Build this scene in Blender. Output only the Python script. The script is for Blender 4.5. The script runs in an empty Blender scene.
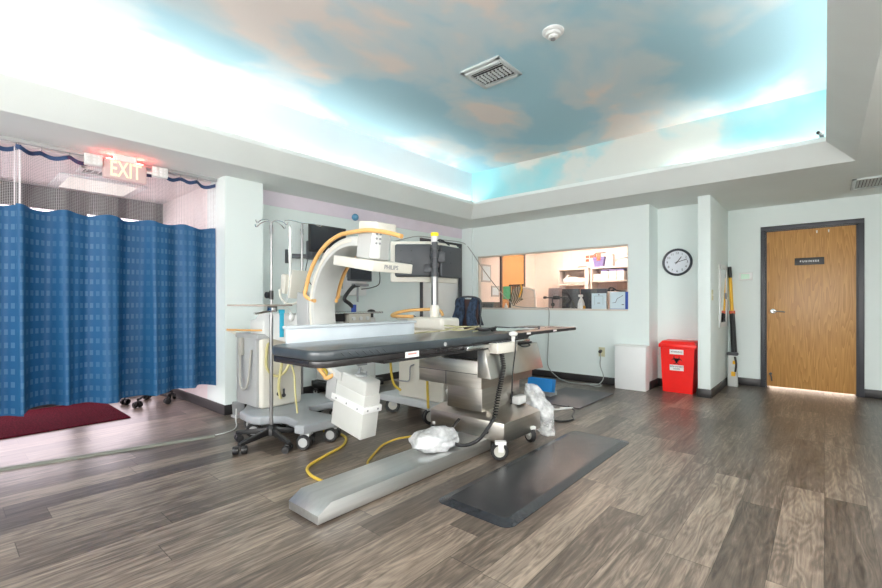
import bpy, bmesh, math, random
from mathutils import Vector, Matrix, Euler, noise as mnoise
random.seed(7)
PI = math.pi
SC = bpy.context.scene
COL = SC.collection
R = math.radians

# ------------------------------------------------------------------ materials
def nodes_of(name):
    m = bpy.data.materials.new(name); m.use_nodes = True
    nt = m.node_tree; b = nt.nodes['Principled BSDF']
    return m, nt, b

def mat(name, col, rough=.5, metal=0., var=.06, scale=6., bump=0., bscale=60., emit=None, estr=0., coat=0., spec=None, trans=0., stretch=None):
    m, nt, b = nodes_of(name); N = nt.nodes; L = nt.links
    tc = N.new('ShaderNodeTexCoord')
    src = tc.outputs['Object']
    if stretch:
        mp = N.new('ShaderNodeMapping'); mp.inputs['Scale'].default_value = stretch
        L.new(src, mp.inputs['Vector']); src = mp.outputs['Vector']
    nz = N.new('ShaderNodeTexNoise'); nz.inputs['Scale'].default_value = scale; nz.inputs['Detail'].default_value = 3
    L.new(src, nz.inputs['Vector'])
    rp = N.new('ShaderNodeValToRGB')
    c = Vector(col)
    rp.color_ramp.elements[0].position = .3; rp.color_ramp.elements[1].position = .7
    rp.color_ramp.elements[0].color = (*(c*(1-var)), 1); rp.color_ramp.elements[1].color = (*[min(1, x) for x in c*(1+var)], 1)
    L.new(nz.outputs['Fac'], rp.inputs['Fac']); L.new(rp.outputs['Color'], b.inputs['Base Color'])
    b.inputs['Roughness'].default_value = rough; b.inputs['Metallic'].default_value = metal
    if spec is not None: b.inputs['Specular IOR Level'].default_value = spec
    if coat: b.inputs['Coat Weight'].default_value = coat; b.inputs['Coat Roughness'].default_value = .15
    if bump:
        n2 = N.new('ShaderNodeTexNoise'); n2.inputs['Scale'].default_value = bscale; n2.inputs['Detail'].default_value = 2
        L.new(src, n2.inputs['Vector'])
        bp = N.new('ShaderNodeBump'); bp.inputs['Strength'].default_value = bump; bp.inputs['Distance'].default_value = .01
        L.new(n2.outputs['Fac'], bp.inputs['Height']); L.new(bp.outputs['Normal'], b.inputs['Normal'])
    if emit:
        b.inputs['Emission Color'].default_value = (*emit, 1); b.inputs['Emission Strength'].default_value = estr
    if trans: b.inputs['Transmission Weight'].default_value = trans
    return m

def thin_glass(name, tint=(1, 1, 1), refl=.06, rough=.02):
    m = bpy.data.materials.new(name); m.use_nodes = True
    nt = m.node_tree; N = nt.nodes; L = nt.links; N.clear()
    o = N.new('ShaderNodeOutputMaterial'); mx = N.new('ShaderNodeMixShader')
    t = N.new('ShaderNodeBsdfTransparent'); t.inputs['Color'].default_value = (*tint, 1)
    g = N.new('ShaderNodeBsdfGlossy'); g.inputs['Roughness'].default_value = rough
    mx.inputs['Fac'].default_value = refl
    L.new(t.outputs[0], mx.inputs[1]); L.new(g.outputs[0], mx.inputs[2]); L.new(mx.outputs[0], o.inputs[0])
    return m

def film(name, col, opacity, rough=.3, nscale=30., lo=.0, hi=1.):
    """crumpled translucent plastic"""
    m, nt, b = nodes_of(name); N = nt.nodes; L = nt.links
    out = N['Material Output']
    b.inputs['Base Color'].default_value = (*col, 1); b.inputs['Roughness'].default_value = rough
    t = N.new('ShaderNodeBsdfTransparent'); mx = N.new('ShaderNodeMixShader')
    tc = N.new('ShaderNodeTexCoord'); nz = N.new('ShaderNodeTexNoise'); nz.inputs['Scale'].default_value = nscale
    nz.inputs['Detail'].default_value = 4
    L.new(tc.outputs['Object'], nz.inputs['Vector'])
    mr = N.new('ShaderNodeMapRange'); mr.inputs['From Min'].default_value = .35; mr.inputs['From Max'].default_value = .65
    mr.inputs['To Min'].default_value = lo*opacity; mr.inputs['To Max'].default_value = hi*opacity
    L.new(nz.outputs['Fac'], mr.inputs['Value']); L.new(mr.outputs['Result'], mx.inputs['Fac'])
    L.new(t.outputs[0], mx.inputs[1]); L.new(b.outputs[0], mx.inputs[2]); L.new(mx.outputs[0], out.inputs[0])
    return m

def emitter(name, col, s):
    m = bpy.data.materials.new(name); m.use_nodes = True
    nt = m.node_tree; N = nt.nodes; L = nt.links; N.clear()
    o = N.new('ShaderNodeOutputMaterial'); e = N.new('ShaderNodeEmission')
    e.inputs['Color'].default_value = (*col, 1); e.inputs['Strength'].default_value = s
    L.new(e.outputs[0], o.inputs[0]); return m

def math_node(nt, op, a, b=None):
    n = nt.nodes.new('ShaderNodeMath'); n.operation = op
    for i, v in enumerate((a, b)):
        if v is None: continue
        if isinstance(v, (int, float)): n.inputs[i].default_value = v
        else: nt.links.new(v, n.inputs[i])
    return n.outputs[0]

def floor_material():
    m, nt, b = nodes_of('vinyl_plank'); N = nt.nodes; L = nt.links
    tc = N.new('ShaderNodeTexCoord'); sp = N.new('ShaderNodeSeparateXYZ'); L.new(tc.outputs['Object'], sp.inputs[0])
    X, Y = sp.outputs[0], sp.outputs[1]
    W, LEN = .178, 1.22
    xs = math_node(nt, 'DIVIDE', X, W); row = math_node(nt, 'FLOOR', xs); fx = math_node(nt, 'FRACT', xs)
    wn = N.new('ShaderNodeTexWhiteNoise'); wn.noise_dimensions = '1D'; L.new(row, wn.inputs['W'])
    off = math_node(nt, 'MULTIPLY', wn.outputs['Value'], 7.3)
    ys = math_node(nt, 'ADD', math_node(nt, 'DIVIDE', Y, LEN), off); colm = math_node(nt, 'FLOOR', ys); fy = math_node(nt, 'FRACT', ys)
    cb = N.new('ShaderNodeCombineXYZ'); L.new(row, cb.inputs[0]); L.new(colm, cb.inputs[1])
    w2 = N.new('ShaderNodeTexWhiteNoise'); w2.noise_dimensions = '2D'; L.new(cb.outputs[0], w2.inputs['Vector'])
    rnd = w2.outputs['Value']
    # grain
    g1 = N.new('ShaderNodeCombineXYZ')
    L.new(math_node(nt, 'MULTIPLY', X, 42.), g1.inputs[0]); L.new(math_node(nt, 'MULTIPLY', Y, 2.6), g1.inputs[1])
    L.new(math_node(nt, 'MULTIPLY', rnd, 90.), g1.inputs[2])
    n1 = N.new('ShaderNodeTexNoise'); n1.inputs['Scale'].default_value = 1.; n1.inputs['Detail'].default_value = 8; n1.inputs['Roughness'].default_value = .72
    n1.inputs['Distortion'].default_value = .6
    L.new(g1.outputs[0], n1.inputs['Vector'])
    g2 = N.new('ShaderNodeCombineXYZ')
    L.new(math_node(nt, 'MULTIPLY', X, 7.), g2.inputs[0]); L.new(math_node(nt, 'MULTIPLY', Y, 1.1), g2.inputs[1])
    L.new(math_node(nt, 'MULTIPLY', rnd, 55.), g2.inputs[2])
    n2 = N.new('ShaderNodeTexNoise'); n2.inputs['Scale'].default_value = 1.; n2.inputs['Detail'].default_value = 2
    L.new(g2.outputs[0], n2.inputs['Vector'])
    rings = math_node(nt, 'FRACT', math_node(nt, 'MULTIPLY', n2.outputs['Fac'], 17.))
    rings = math_node(nt, 'ABSOLUTE', math_node(nt, 'SUBTRACT', rings, .5))
    v = math_node(nt, 'ADD', math_node(nt, 'MULTIPLY', n1.outputs['Fac'], .78), math_node(nt, 'MULTIPLY', rings, .17))
    v = math_node(nt, 'ADD', v, math_node(nt, 'MULTIPLY', rnd, .23))
    v = math_node(nt, 'ADD', v, math_node(nt, 'MULTIPLY', n2.outputs['Fac'], .16))
    rp = N.new('ShaderNodeValToRGB'); e = rp.color_ramp.elements
    e[0].position = .36; e[0].color = (.026, .020, .0165, 1); e[1].position = .88; e[1].color = (.36, .285, .222, 1)
    k = e.new(.62); k.color = (.120, .094, .075, 1)
    L.new(v, rp.inputs['Fac'])
    ex = math_node(nt, 'LESS_THAN', math_node(nt, 'ABSOLUTE', math_node(nt, 'SUBTRACT', fx, .5)), .493)
    ey = math_node(nt, 'LESS_THAN', math_node(nt, 'ABSOLUTE', math_node(nt, 'SUBTRACT', fy, .5)), .4985)
    seam = math_node(nt, 'ADD', math_node(nt, 'MULTIPLY', math_node(nt, 'MULTIPLY', ex, ey), .55), .45)
    mx = N.new('ShaderNodeVectorMath'); mx.operation = 'SCALE'; L.new(rp.outputs['Color'], mx.inputs[0]); L.new(seam, mx.inputs['Scale'])
    L.new(mx.outputs[0], b.inputs['Base Color'])
    b.inputs['Roughness'].default_value = .33
    b.inputs['Specular IOR Level'].default_value = .5
    bp = N.new('ShaderNodeBump'); bp.inputs['Strength'].default_value = .12; bp.inputs['Distance'].default_value = .004
    L.new(v, bp.inputs['Height']); L.new(bp.outputs['Normal'], b.inputs['Normal'])
    return m

def oak_material(name='oak_veneer', axis=0):
    m, nt, b = nodes_of(name); N = nt.nodes; L = nt.links
    tc = N.new('ShaderNodeTexCoord'); sp = N.new('ShaderNodeSeparateXYZ'); L.new(tc.outputs['Object'], sp.inputs[0])
    X, Z = sp.outputs[axis], sp.outputs[2]
    g = N.new('ShaderNodeCombineXYZ'); L.new(math_node(nt, 'MULTIPLY', X, 6.5), g.inputs[0]); L.new(math_node(nt, 'MULTIPLY', Z, .42), g.inputs[2])
    n2 = N.new('ShaderNodeTexNoise'); n2.inputs['Scale'].default_value = 1.; n2.inputs['Detail'].default_value = 2.5
    L.new(g.outputs[0], n2.inputs['Vector'])
    rings = math_node(nt, 'FRACT', math_node(nt, 'MULTIPLY', n2.outputs['Fac'], 22.))
    g2 = N.new('ShaderNodeCombineXYZ'); L.new(math_node(nt, 'MULTIPLY', X, 120.), g2.inputs[0]); L.new(math_node(nt, 'MULTIPLY', Z, 5.), g2.inputs[2])
    n3 = N.new('ShaderNodeTexNoise'); n3.inputs['Scale'].default_value = 1.; n3.inputs['Detail'].default_value = 3; L.new(g2.outputs[0], n3.inputs['Vector'])
    v = math_node(nt, 'ADD', math_node(nt, 'MULTIPLY', rings, .4), math_node(nt, 'MULTIPLY', n3.outputs['Fac'], .6))
    rp = N.new('ShaderNodeValToRGB'); e = rp.color_ramp.elements
    e[0].position = .2; e[0].color = (.40, .185, .052, 1); e[1].position = .72; e[1].color = (.60, .325, .11, 1)
    L.new(v, rp.inputs['Fac']); L.new(rp.outputs['Color'], b.inputs['Base Color'])
    b.inputs['Roughness'].default_value = .38
    return m

def mural_material(name, teal=False):
    m, nt, b = nodes_of(name); N = nt.nodes; L = nt.links
    tc = N.new('ShaderNodeTexCoord')
    mp = N.new('ShaderNodeMapping'); mp.inputs['Scale'].default_value = (.85, .62, .9); mp.inputs['Location'].default_value = (3.1, 1.35, .2)
    mp.inputs['Rotation'].default_value = (0, 0, R(24))
    L.new(tc.outputs['Object'], mp.inputs['Vector'])
    nz = N.new('ShaderNodeTexNoise'); nz.inputs['Scale'].default_value = 1.25; nz.inputs['Detail'].default_value = 4; nz.inputs['Roughness'].default_value = .45
    nz.inputs['Distortion'].default_value = .3
    L.new(mp.outputs['Vector'], nz.inputs['Vector'])
    rp = N.new('ShaderNodeValToRGB'); e = rp.color_ramp.elements; rp.color_ramp.interpolation = 'EASE'
    e[0].position = .43; e[0].color = (.42, .65, .74, 1) if not teal else (.36, .70, .74, 1)
    e[1].position = .60; e[1].color = (.82, .745, .70, 1) if not teal else (.72, .74, .70, 1)
    k = e.new(.52); k.color = (.62, .72, .75, 1) if not teal else (.45, .70, .72, 1)
    L.new(nz.outputs['Fac'], rp.inputs['Fac']); L.new(rp.outputs['Color'], b.inputs['Base Color'])
    b.inputs['Roughness'].default_value = .8; b.inputs['Specular IOR Level'].default_value = .15
    return m

def curtain_material(name):
    m, nt, b = nodes_of(name); N = nt.nodes; L = nt.links
    out = N['Material Output']
    tc = N.new('ShaderNodeTexCoord'); sp = N.new('ShaderNodeSeparateXYZ'); L.new(tc.outputs['Object'], sp.inputs[0])
    ys = math_node(nt, 'DIVIDE', sp.outputs[1], .034); zs = math_node(nt, 'DIVIDE', sp.outputs[2], .100)
    dy = math_node(nt, 'LESS_THAN', math_node(nt, 'FRACT', ys), .58); dz = math_node(nt, 'LESS_THAN', math_node(nt, 'FRACT', zs), .42)
    dash = math_node(nt, 'MULTIPLY', dy, dz)
    ys2 = math_node(nt, 'DIVIDE', sp.outputs[1], .3)
    tri = math_node(nt, 'ABSOLUTE', math_node(nt, 'SUBTRACT', math_node(nt, 'FRACT', ys2), .5))
    fac = math_node(nt, 'MULTIPLY', dash, math_node(nt, 'ADD', math_node(nt, 'MULTIPLY', tri, 1.1), .25))
    mx = N.new('ShaderNodeMix'); mx.data_type = 'RGBA'
    mx.inputs['A'].default_value = (.022, .135, .305, 1); mx.inputs['B'].default_value = (.11, .25, .43, 1)
    L.new(fac, mx.inputs['Factor'])
    L.new(mx.outputs['Result'], b.inputs['Base Color']); b.inputs['Roughness'].default_value = .55
    tr = N.new('ShaderNodeBsdfTranslucent'); L.new(mx.outputs['Result'], tr.inputs['Color'])
    ms = N.new('ShaderNodeMixShader'); ms.inputs['Fac'].default_value = .35
    L.new(b.outputs[0], ms.inputs[1]); L.new(tr.outputs[0], ms.inputs[2]); L.new(ms.outputs[0], out.inputs[0])
    return m

def mesh_material(name, col=(.9, .86, .88), dens=.30):
    m, nt, b = nodes_of(name); N = nt.nodes; L = nt.links
    out = N['Material Output']; b.inputs['Base Color'].default_value = (*col, 1)
    tc = N.new('ShaderNodeTexCoord'); sp = N.new('ShaderNodeSeparateXYZ'); L.new(tc.outputs['Object'], sp.inputs[0])
    a = math_node(nt, 'LESS_THAN', math_node(nt, 'FRACT', math_node(nt, 'DIVIDE', sp.outputs[1], .012)), .2)
    c = math_node(nt, 'LESS_THAN', math_node(nt, 'FRACT', math_node(nt, 'DIVIDE', sp.outputs[2], .012)), .2)
    f = math_node(nt, 'MAXIMUM', a, c)
    t = N.new('ShaderNodeBsdfTransparent'); ms = N.new('ShaderNodeMixShader')
    L.new(math_node(nt, 'MULTIPLY', f, .42), ms.inputs['Fac']); L.new(t.outputs[0], ms.inputs[1]); L.new(b.outputs[0], ms.inputs[2]); L.new(ms.outputs[0], out.inputs[0])
    return m

WALL = mat('wall_paint', (.80, .875, .86), .75, var=.015, scale=1.5, bump=.05, bscale=120)
SOFFIT = mat('soffit_paint', (.82, .86, .835), .8, var=.02, scale=2, bump=.15, bscale=160)
LILAC = mat('lilac_paint', (.79, .72, .80), .8, var=.02)
PINKWALL = mat('vestibule_paint', (.86, .78, .77), .8, var=.02)
WARMWALL = mat('office_paint', (.83, .74, .68), .8, var=.02)
FLOOR = floor_material()
OAK = oak_material()
OAK2 = oak_material('office_oak', 1)
MURAL = mural_material('sky_mural'); MURAL2 = mural_material('sky_mural_wall', True)
BASEB = mat('black_vinyl_base', (.022, .02, .021), .4)
FRAME = mat('charcoal_frame', (.055, .056, .066), .45)
STEEL = mat('brushed_steel', (.52, .49, .45), .3, 1., var=.10, scale=4, stretch=(1, .06, 12), bump=.03, bscale=40)
STEEL2 = mat('bright_steel', (.66, .67, .67), .24, 1., var=.05)
POLE = mat('pole_steel', (.30, .30, .30), .3, .9, var=.05)
CHROME = mat('chrome', (.75, .75, .76), .14, 1., var=.02)
BEIGE = mat('beige_plastic', (.70, .675, .60), .42, var=.02)
WHITE = mat('white_plastic', (.82, .83, .82), .4, var=.015)
OFFW = mat('offwhite_enamel', (.72, .73, .71), .35, var=.02)
LGREY = mat('light_grey_plastic', (.42, .43, .43), .42, var=.03)
GREY = mat('grey_plastic', (.27, .28, .29), .45, var=.03)
DGREY = mat('dark_grey_rubber', (.062, .067, .076), .38, var=.06)
BLACK = mat('black_plastic', (.014, .014, .015), .38)
VINYL = mat('black_pad_vinyl', (.042, .052, .060), .30, var=.15, scale=5, bump=.25, bscale=9, coat=.4)
CARBON = mat('table_board', (.045, .047, .05), .28, var=.03, spec=1., coat=1.)
TAN = mat('tan_bumper', (.76, .43, .15), .45, var=.03)
YELLOW = mat('yellow_cable', (.62, .44, .06), .45, var=.05)
YELLOW2 = mat('pale_yellow_tube', (.64, .58, .28), .4, var=.05)
BRIGHTY = mat('yellow_plastic', (.90, .50, .02), .4, var=.03)
RED = mat('red_plastic', (.92, .016, .012), .35, var=.04)
REDMAT = mat('red_carpet', (.085, .006, .015), 1., var=.6, scale=70, bump=.4, bscale=220, spec=.05)
ORANGE = mat('orange_red', (.75, .14, .07), .5)
RUBBER = mat('mat_rubber', (.03, .032, .037), .24, var=.12, scale=30, bump=.05, bscale=260, spec=.7)
GREYMAT = mat('grey_mat_rubber', (.085, .08, .09), .45, var=.1, scale=20, bump=.1, bscale=200)
BLUE = mat('bright_blue_pad', (.01, .23, .62), .4, var=.05)
CYAN = mat('cyan_strip', (.03, .42, .62), .35)
NAVY = mat('navy_band', (.012, .045, .13), .6)
DENIM = mat('mottled_blue_cloth', (.035, .06, .11), .75, var=.7, scale=22, bump=.4, bscale=25)
BROWN = mat('dark_reddish_mesh', (.075, .045, .042), .8, var=.2)
PAPER = mat('paper', (.86, .86, .84), .7, var=.01)
PALEBLUE = mat('pale_blue_sheet', (.62, .74, .80), .6, var=.03)
ROYAL = mat('royal_blue_edge', (.02, .07, .36), .5)
PURPLE = mat('violet_plastic', (.16, .14, .34), .5)
PINKGREY = mat('dusty_pink_plastic', (.40, .30, .29), .5)
GREEN = mat('green_paper', (.10, .50, .22), .6)
SCREEN = mat('dark_screen', (.02, .022, .03), .16)
LCD = mat('lcd_green', (.52, .72, .58), .3, emit=(.45, .7, .52), estr=.12)
BRONZE = mat('bronze_frame', (.05, .038, .042), .45)
IVORY = mat('ivory_plastic', (.62, .60, .40), .45)
GLASS = thin_glass('window_glass', refl=.05)
OUTGLASS = thin_glass('entrance_glass', (.96, .97, 1), .06)
MIRROR = mat('mirror_glass', (.75, .78, .77), .04, 1., var=.01)
PANEBLUE = thin_glass('clock_glass', refl=.03)
CURT = curtain_material('blue_curtain_weave'); NET = mesh_material('curtain_net')
BAG = film('white_plastic_film', (.85, .87, .88), .92, .3, 9, .38, 1.)
CLEARBAG = film('clear_plastic_film', (.86, .88, .88), .75, .2, 12, .3, .9)
TUBECLEAR = film('clear_tube', (.85, .87, .85), .7, .2, 20, .7, 1.)
COVE = emitter('cove_lamp', (1., .97, .92), 27.)
FILL_LENS = emitter('added_fill_lens', (1., .98, .95), 24.)  # glow of the ceiling lights added as fill out of view
VESTLENS = emitter('vestibule_lens', (1., .88, .84), .68)
OFFLENS = emitter('office_lens', (1., .80, .68), 40.)
EXITRED = emitter('exit_letter', (1., .86, .55), 1.1)
EXITGLOW = emitter('exit_top_led', (1., .04, .03), 130.)
DOORLAMP = emitter('hall_lamp', (1., .78, .62), 14.)

# ------------------------------------------------------------------ mesh helpers
def tag(o, label=None, cat=None, group=None, kind=None):
    if label: o['label'] = label
    if cat: o['category'] = cat
    if group: o['group'] = group
    if kind: o['kind'] = kind
    return o

def thing(name, loc, label, cat, group=None, rz=0., kind=None):
    o = bpy.data.objects.new(name, None); COL.objects.link(o)
    o.empty_display_size = .1
    o.location = loc; o.rotation_euler = (0, 0, rz)
    return tag(o, label, cat, group, kind)

def wloc(o):
    v = Vector((0, 0, 0))
    while o is not None:
        v += o.location; o = o.parent
    return v

class MB:
    def __init__(s): s.bm = bmesh.new(); s.mi = 0
    def _merge(s, t, M=None):
        if M is not None: bmesh.ops.transform(t, matrix=M, verts=t.verts)
        for f in t.faces: f.material_index = s.mi
        me = bpy.data.meshes.new('t'); t.to_mesh(me); t.free()
        s.bm.from_mesh(me); bpy.data.meshes.remove(me); return s
    def box(s, x0, x1, y0, y1, z0, z1, bev=0., seg=2, M=None):
        t = bmesh.new()
        mtx = Matrix.Translation(((x0+x1)/2, (y0+y1)/2, (z0+z1)/2)) @ Matrix.Diagonal((abs(x1-x0), abs(y1-y0), abs(z1-z0), 1))
        bmesh.ops.create_cube(t, size=1, matrix=mtx)
        if bev: bmesh.ops.bevel(t, geom=t.edges[:], offset=bev, segments=seg, profile=.5, affect='EDGES', clamp_overlap=True)
        return s._merge(t, M)
    def obox(s, c, size, rot=(0, 0, 0), bev=0., seg=2):
        a, b, d = [v/2 for v in size]
        M = Matrix.Translation(c) @ Euler(rot, 'XYZ').to_matrix().to_4x4()
        return s.box(-a, a, -b, b, -d, d, bev, seg, M)
    def cyl(s, p0, p1, r0, r1=None, seg=16, bev=0.):
        p0, p1 = Vector(p0), Vector(p1); d = p1-p0
        t = bmesh.new()
        bmesh.ops.create_cone(t, cap_ends=True, segments=seg, radius1=r0, radius2=r0 if r1 is None else r1, depth=d.length)
        if bev:
            es = [e for e in t.edges if any(len(f.verts) > 4 for f in e.link_faces)]
            bmesh.ops.bevel(t, geom=es, offset=bev, segments=2, profile=.5, affect='EDGES')
        M = Matrix.Translation((p0+p1)/2) @ d.to_track_quat('Z', 'Y').to_matrix().to_4x4()
        return s._merge(t, M)
    def tube(s, pts, r, seg=8, sub=6, smooth=True, closed=False):
        P = [Vector(p) for p in pts]
        if smooth and len(P) > 2:
            Q = []; n = len(P)
            rng = range(n) if closed else range(n-1)
            for i in rng:
                if closed: a, b, c, d = P[i-1], P[i], P[(i+1) % n], P[(i+2) % n]
                else: a, b, c, d = P[max(i-1, 0)], P[i], P[i+1], P[min(i+2, n-1)]
                for k in range(sub):
                    u = k/sub
                    Q.append(.5*((2*b)+(-a+c)*u+(2*a-5*b+4*c-d)*u*u+(-a+3*b-3*c+d)*u**3))
            if not closed: Q.append(P[-1])
            P = Q
        t = bmesh.new(); rings = []
        up = Vector((0, 0, 1)); n = len(P)
        prev = None
        for i, p in enumerate(P):
            if closed: d = P[(i+1) % n]-P[i-1]
            else: d = P[min(i+1, n-1)]-P[max(i-1, 0)]
            if d.length < 1e-9: d = Vector((0, 0, 1))
            d.normalize()
            if prev is None:
                ref = up if abs(d.z) < .9 else Vector((1, 0, 0))
                a = d.cross(ref).normalized()
            else:
                a = (prev-d*prev.dot(d))
                a = a.normalized() if a.length > 1e-6 else d.orthogonal().normalized()
            prev = a; b = d.cross(a)
            rr = r[i*(len(r)-1)//max(n-1, 1)] if isinstance(r, (list, tuple)) else r
            rings.append([t.verts.new(p+(a*math.cos(2*PI*k/seg)+b*math.sin(2*PI*k/seg))*rr) for k in range(seg)])
        m = n if closed else n-1
        for i in range(m):
            A, B = rings[i], rings[(i+1) % n]
            for k in range(seg): t.faces.new((A[k], A[(k+1) % seg], B[(k+1) % seg], B[k]))
        if not closed:
            t.faces.new(rings[0][::-1]); t.faces.new(rings[-1])
        bmesh.ops.recalc_face_normals(t, faces=t.faces[:])
        return s._merge(t)
    def lathe(s, prof, c=(0, 0, 0), seg=24, M=None):
        t = bmesh.new(); rings = []
        for (r, z) in prof:
            if r < 1e-6: rings.append([t.verts.new((0, 0, z))])
            else: rings.append([t.verts.new((r*math.cos(2*PI*k/seg), r*math.sin(2*PI*k/seg), z)) for k in range(seg)])
        for A, B in zip(rings, rings[1:]):
            for k in range(seg):
                a, b = A[k % len(A)], A[(k+1) % len(A)]; d, e = B[k % len(B)], B[(k+1) % len(B)]
                vs = []
                for q in (a, b, e, d):
                    if q not in vs: vs.append(q)
                if len(vs) > 2: t.faces.new(vs)
        bmesh.ops.recalc_face_normals(t, faces=t.faces[:])
        return s._merge(t, Matrix.Translation(c) @ (M if M is not None else Matrix.Identity(4)))
    def prism(s, poly, axis, a, b, bev=0., seg=2, M=None, vert_bev=0.):
        """poly: 2-D points; axis 'z': (x,y) from z=a..b; 'y': (x,z); 'x': (y,z)"""
        t = bmesh.new()
        def v(p, h): return {'z': (p[0], p[1], h), 'y': (p[0], h, p[1]), 'x': (h, p[0], p[1])}[axis]
        A = [t.verts.new(v(p, a)) for p in poly]; B = [t.verts.new(v(p, b)) for p in poly]; n = len(poly)
        fa = t.faces.new(A); fb = t.faces.new(B)
        for i in range(n): t.faces.new((A[i], A[(i+1) % n], B[(i+1) % n], B[i]))
        bmesh.ops.recalc_face_normals(t, faces=t.faces[:])
        if vert_bev:
            es = [e for e in t.edges if not (e in fa.edges[:] or e in fb.edges[:])]
            bmesh.ops.bevel(t, geom=es, offset=vert_bev, segments=5, profile=.5, affect='EDGES', clamp_overlap=True)
        if bev:
            es = [e for e in t.edges if any(len(f.verts) == max(len(q.verts) for q in t.faces) for f in e.link_faces)] if vert_bev or n > 4 else t.edges[:]
            bmesh.ops.bevel(t, geom=es, offset=bev, segments=seg, profile=.5, affect='EDGES', clamp_overlap=True)
        return s._merge(t, M)
    def frustum(s, r0, z0, r1, z1):
        t = bmesh.new()
        def rect(r, z): return [t.verts.new(p) for p in ((r[0], r[2], z), (r[1], r[2], z), (r[1], r[3], z), (r[0], r[3], z))]
        A, B = rect(r0, z0), rect(r1, z1)
        t.faces.new(A[::-1]); t.faces.new(B)
        for i in range(4): t.faces.new((A[i], A[(i+1) % 4], B[(i+1) % 4], B[i]))
        return s._merge(t)
    def sphere(s, c, r, sc=(1, 1, 1), seg=20):
        t = bmesh.new(); bmesh.ops.create_uvsphere(t, u_segments=seg, v_segments=max(8, seg//2), radius=r)
        return s._merge(t, Matrix.Translation(c) @ Matrix.Diagonal((*sc, 1)))
    def grid(s, fn, nu, nv, thick=0.):
        t = bmesh.new()
        V = [[t.verts.new(fn(i/nu, j/nv)) for j in range(nv+1)] for i in range(nu+1)]
        for i in range(nu):
            for j in range(nv): t.faces.new((V[i][j], V[i+1][j], V[i+1][j+1], V[i][j+1]))
        if thick:
            bmesh.ops.recalc_face_normals(t, faces=t.faces[:])
            bmesh.ops.solidify(t, geom=t.faces[:], thickness=thick)
        return s._merge(t)
    def xf(s, M): bmesh.ops.transform(s.bm, matrix=M, verts=s.bm.verts); return s
    def build(s, name, mats, parent=None, loc=None, local=False, ang=40., kind=None, label=None):
        me = bpy.data.meshes.new(name)
        off = Vector((0, 0, 0))
        if not local:
            off = wloc(parent) if parent is not None else Vector(loc or (0, 0, 0))
        if off.length: bmesh.ops.translate(s.bm, vec=-off, verts=s.bm.verts)
        s.bm.to_mesh(me); s.bm.free()
        for m in (mats if isinstance(mats, (list, tuple)) else [mats]): me.materials.append(m)
        me.polygons.foreach_set('use_smooth', [True]*len(me.polygons))
        me.set_sharp_from_angle(angle=R(ang))
        o = bpy.data.objects.new(name, me); COL.objects.link(o)
        if parent is not None: o.parent = parent
        elif loc is not None: o.location = loc
        if kind: o['kind'] = kind
        if label: o['label'] = label
        return o

def single(mb, name, mats, loc, label, cat, group=None, kind=None, ang=40.):
    return tag(mb.build(name, mats, None, loc, ang=ang), label, cat, group, kind)

def text(name, s, size, loc, rot, m, parent, ext=.0015, bold=0., xs=1.):
    cu = bpy.data.curves.new('lettering', 'FONT'); cu.body = s; cu.size = size; cu.extrude = ext; cu.align_x = 'CENTER'; cu.align_y = 'CENTER'; cu.offset = bold
    t = bpy.data.objects.new('lettering', cu); COL.objects.link(t)
    bpy.context.view_layer.update()
    dg = bpy.context.evaluated_depsgraph_get()
    me = bpy.data.meshes.new_from_object(t.evaluated_get(dg))
    bpy.data.objects.remove(t); bpy.data.curves.remove(cu)
    me.materials.clear(); me.materials.append(m)
    me.transform(Matrix.Translation(Vector(loc)-(wloc(parent) if parent else Vector())) @ Euler(rot).to_matrix().to_4x4() @ Matrix.Diagonal((xs, 1, 1, 1)))
    o = bpy.data.objects.new(name, me); COL.objects.link(o); o.parent = parent
    return o

def arc(cx, cz, r, a0, a1, n):
    return [(cx+r*math.cos(R(a0+(a1-a0)*i/n)), cz+r*math.sin(R(a0+(a1-a0)*i/n))) for i in range(n+1)]

FY = (PI/2, 0, 0)        # text faces -Y
FX = (PI/2, 0, PI/2)     # text faces +X

HUB = mat('hub_grey', (.46, .46, .41), .5)
def caster(parent, x, y, r=.045, yaw=0., w=.03, twin=False, wheel=BLACK, fork=BLACK, hub=None, top=None, name='caster'):
    """swivel caster: fork (part) with a wheel (sub-part)"""
    top = top if top is not None else r*2+.03
    M = Matrix.Translation((x, y, 0)) @ Matrix.Rotation(yaw, 4, 'Z')
    f = MB(); f.cyl((0, 0, r*1.95), (0, 0, top), r*.35, seg=12)
    f.box(-r*.75, r*.5, -w*.7, w*.7, r*1.75, r*2.12, .004)
    for sy in ((0,) if twin else (-1, 1)):
        f.box(-r*.42, r*.2, sy*w*.72-.003, sy*w*.72+.003, r*.95, r*1.9, .002)
    fo = f.xf(M).build(name, fork, parent)
    wh = MB()
    def one(y0, y1):
        prof = [(0, y0), (r*.45, y0), (r*.62, y0+.002), (r*.9, y0), (r, y0+.006), (r, y1-.006), (r*.9, y1), (r*.62, y1-.002), (r*.45, y1), (0, y1)]
        wh.mi = 0
        wh.lathe(prof, (-r*.25, 0, r), 20, Matrix.Rotation(PI/2, 4, 'X'))
        if hub:
            wh.mi = 1
            wh.lathe([(0, y0-.002), (r*.62, y0-.002), (r*.62, y1+.002), (0, y1+.002)], (-r*.25, 0, r), 18, Matrix.Rotation(PI/2, 4, 'X'))
    if twin: one(-w, -w*.2); one(w*.2, w)
    else: one(-w/2, w/2)
    wh.xf(M).build('wheel', [wheel, hub or wheel], fo)
    return fo

# ------------------------------------------------------------------ camera
E = 1.12
cam = bpy.data.cameras.new('camera'); co = bpy.data.objects.new('camera', cam); COL.objects.link(co)
co.location = (0, 0, E); co.rotation_euler = (PI/2, 0, R(41)); cam.lens = 18; cam.sensor_width = 36; cam.shift_y = 8/882
cam.clip_start = .05
SC.camera = co

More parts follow.
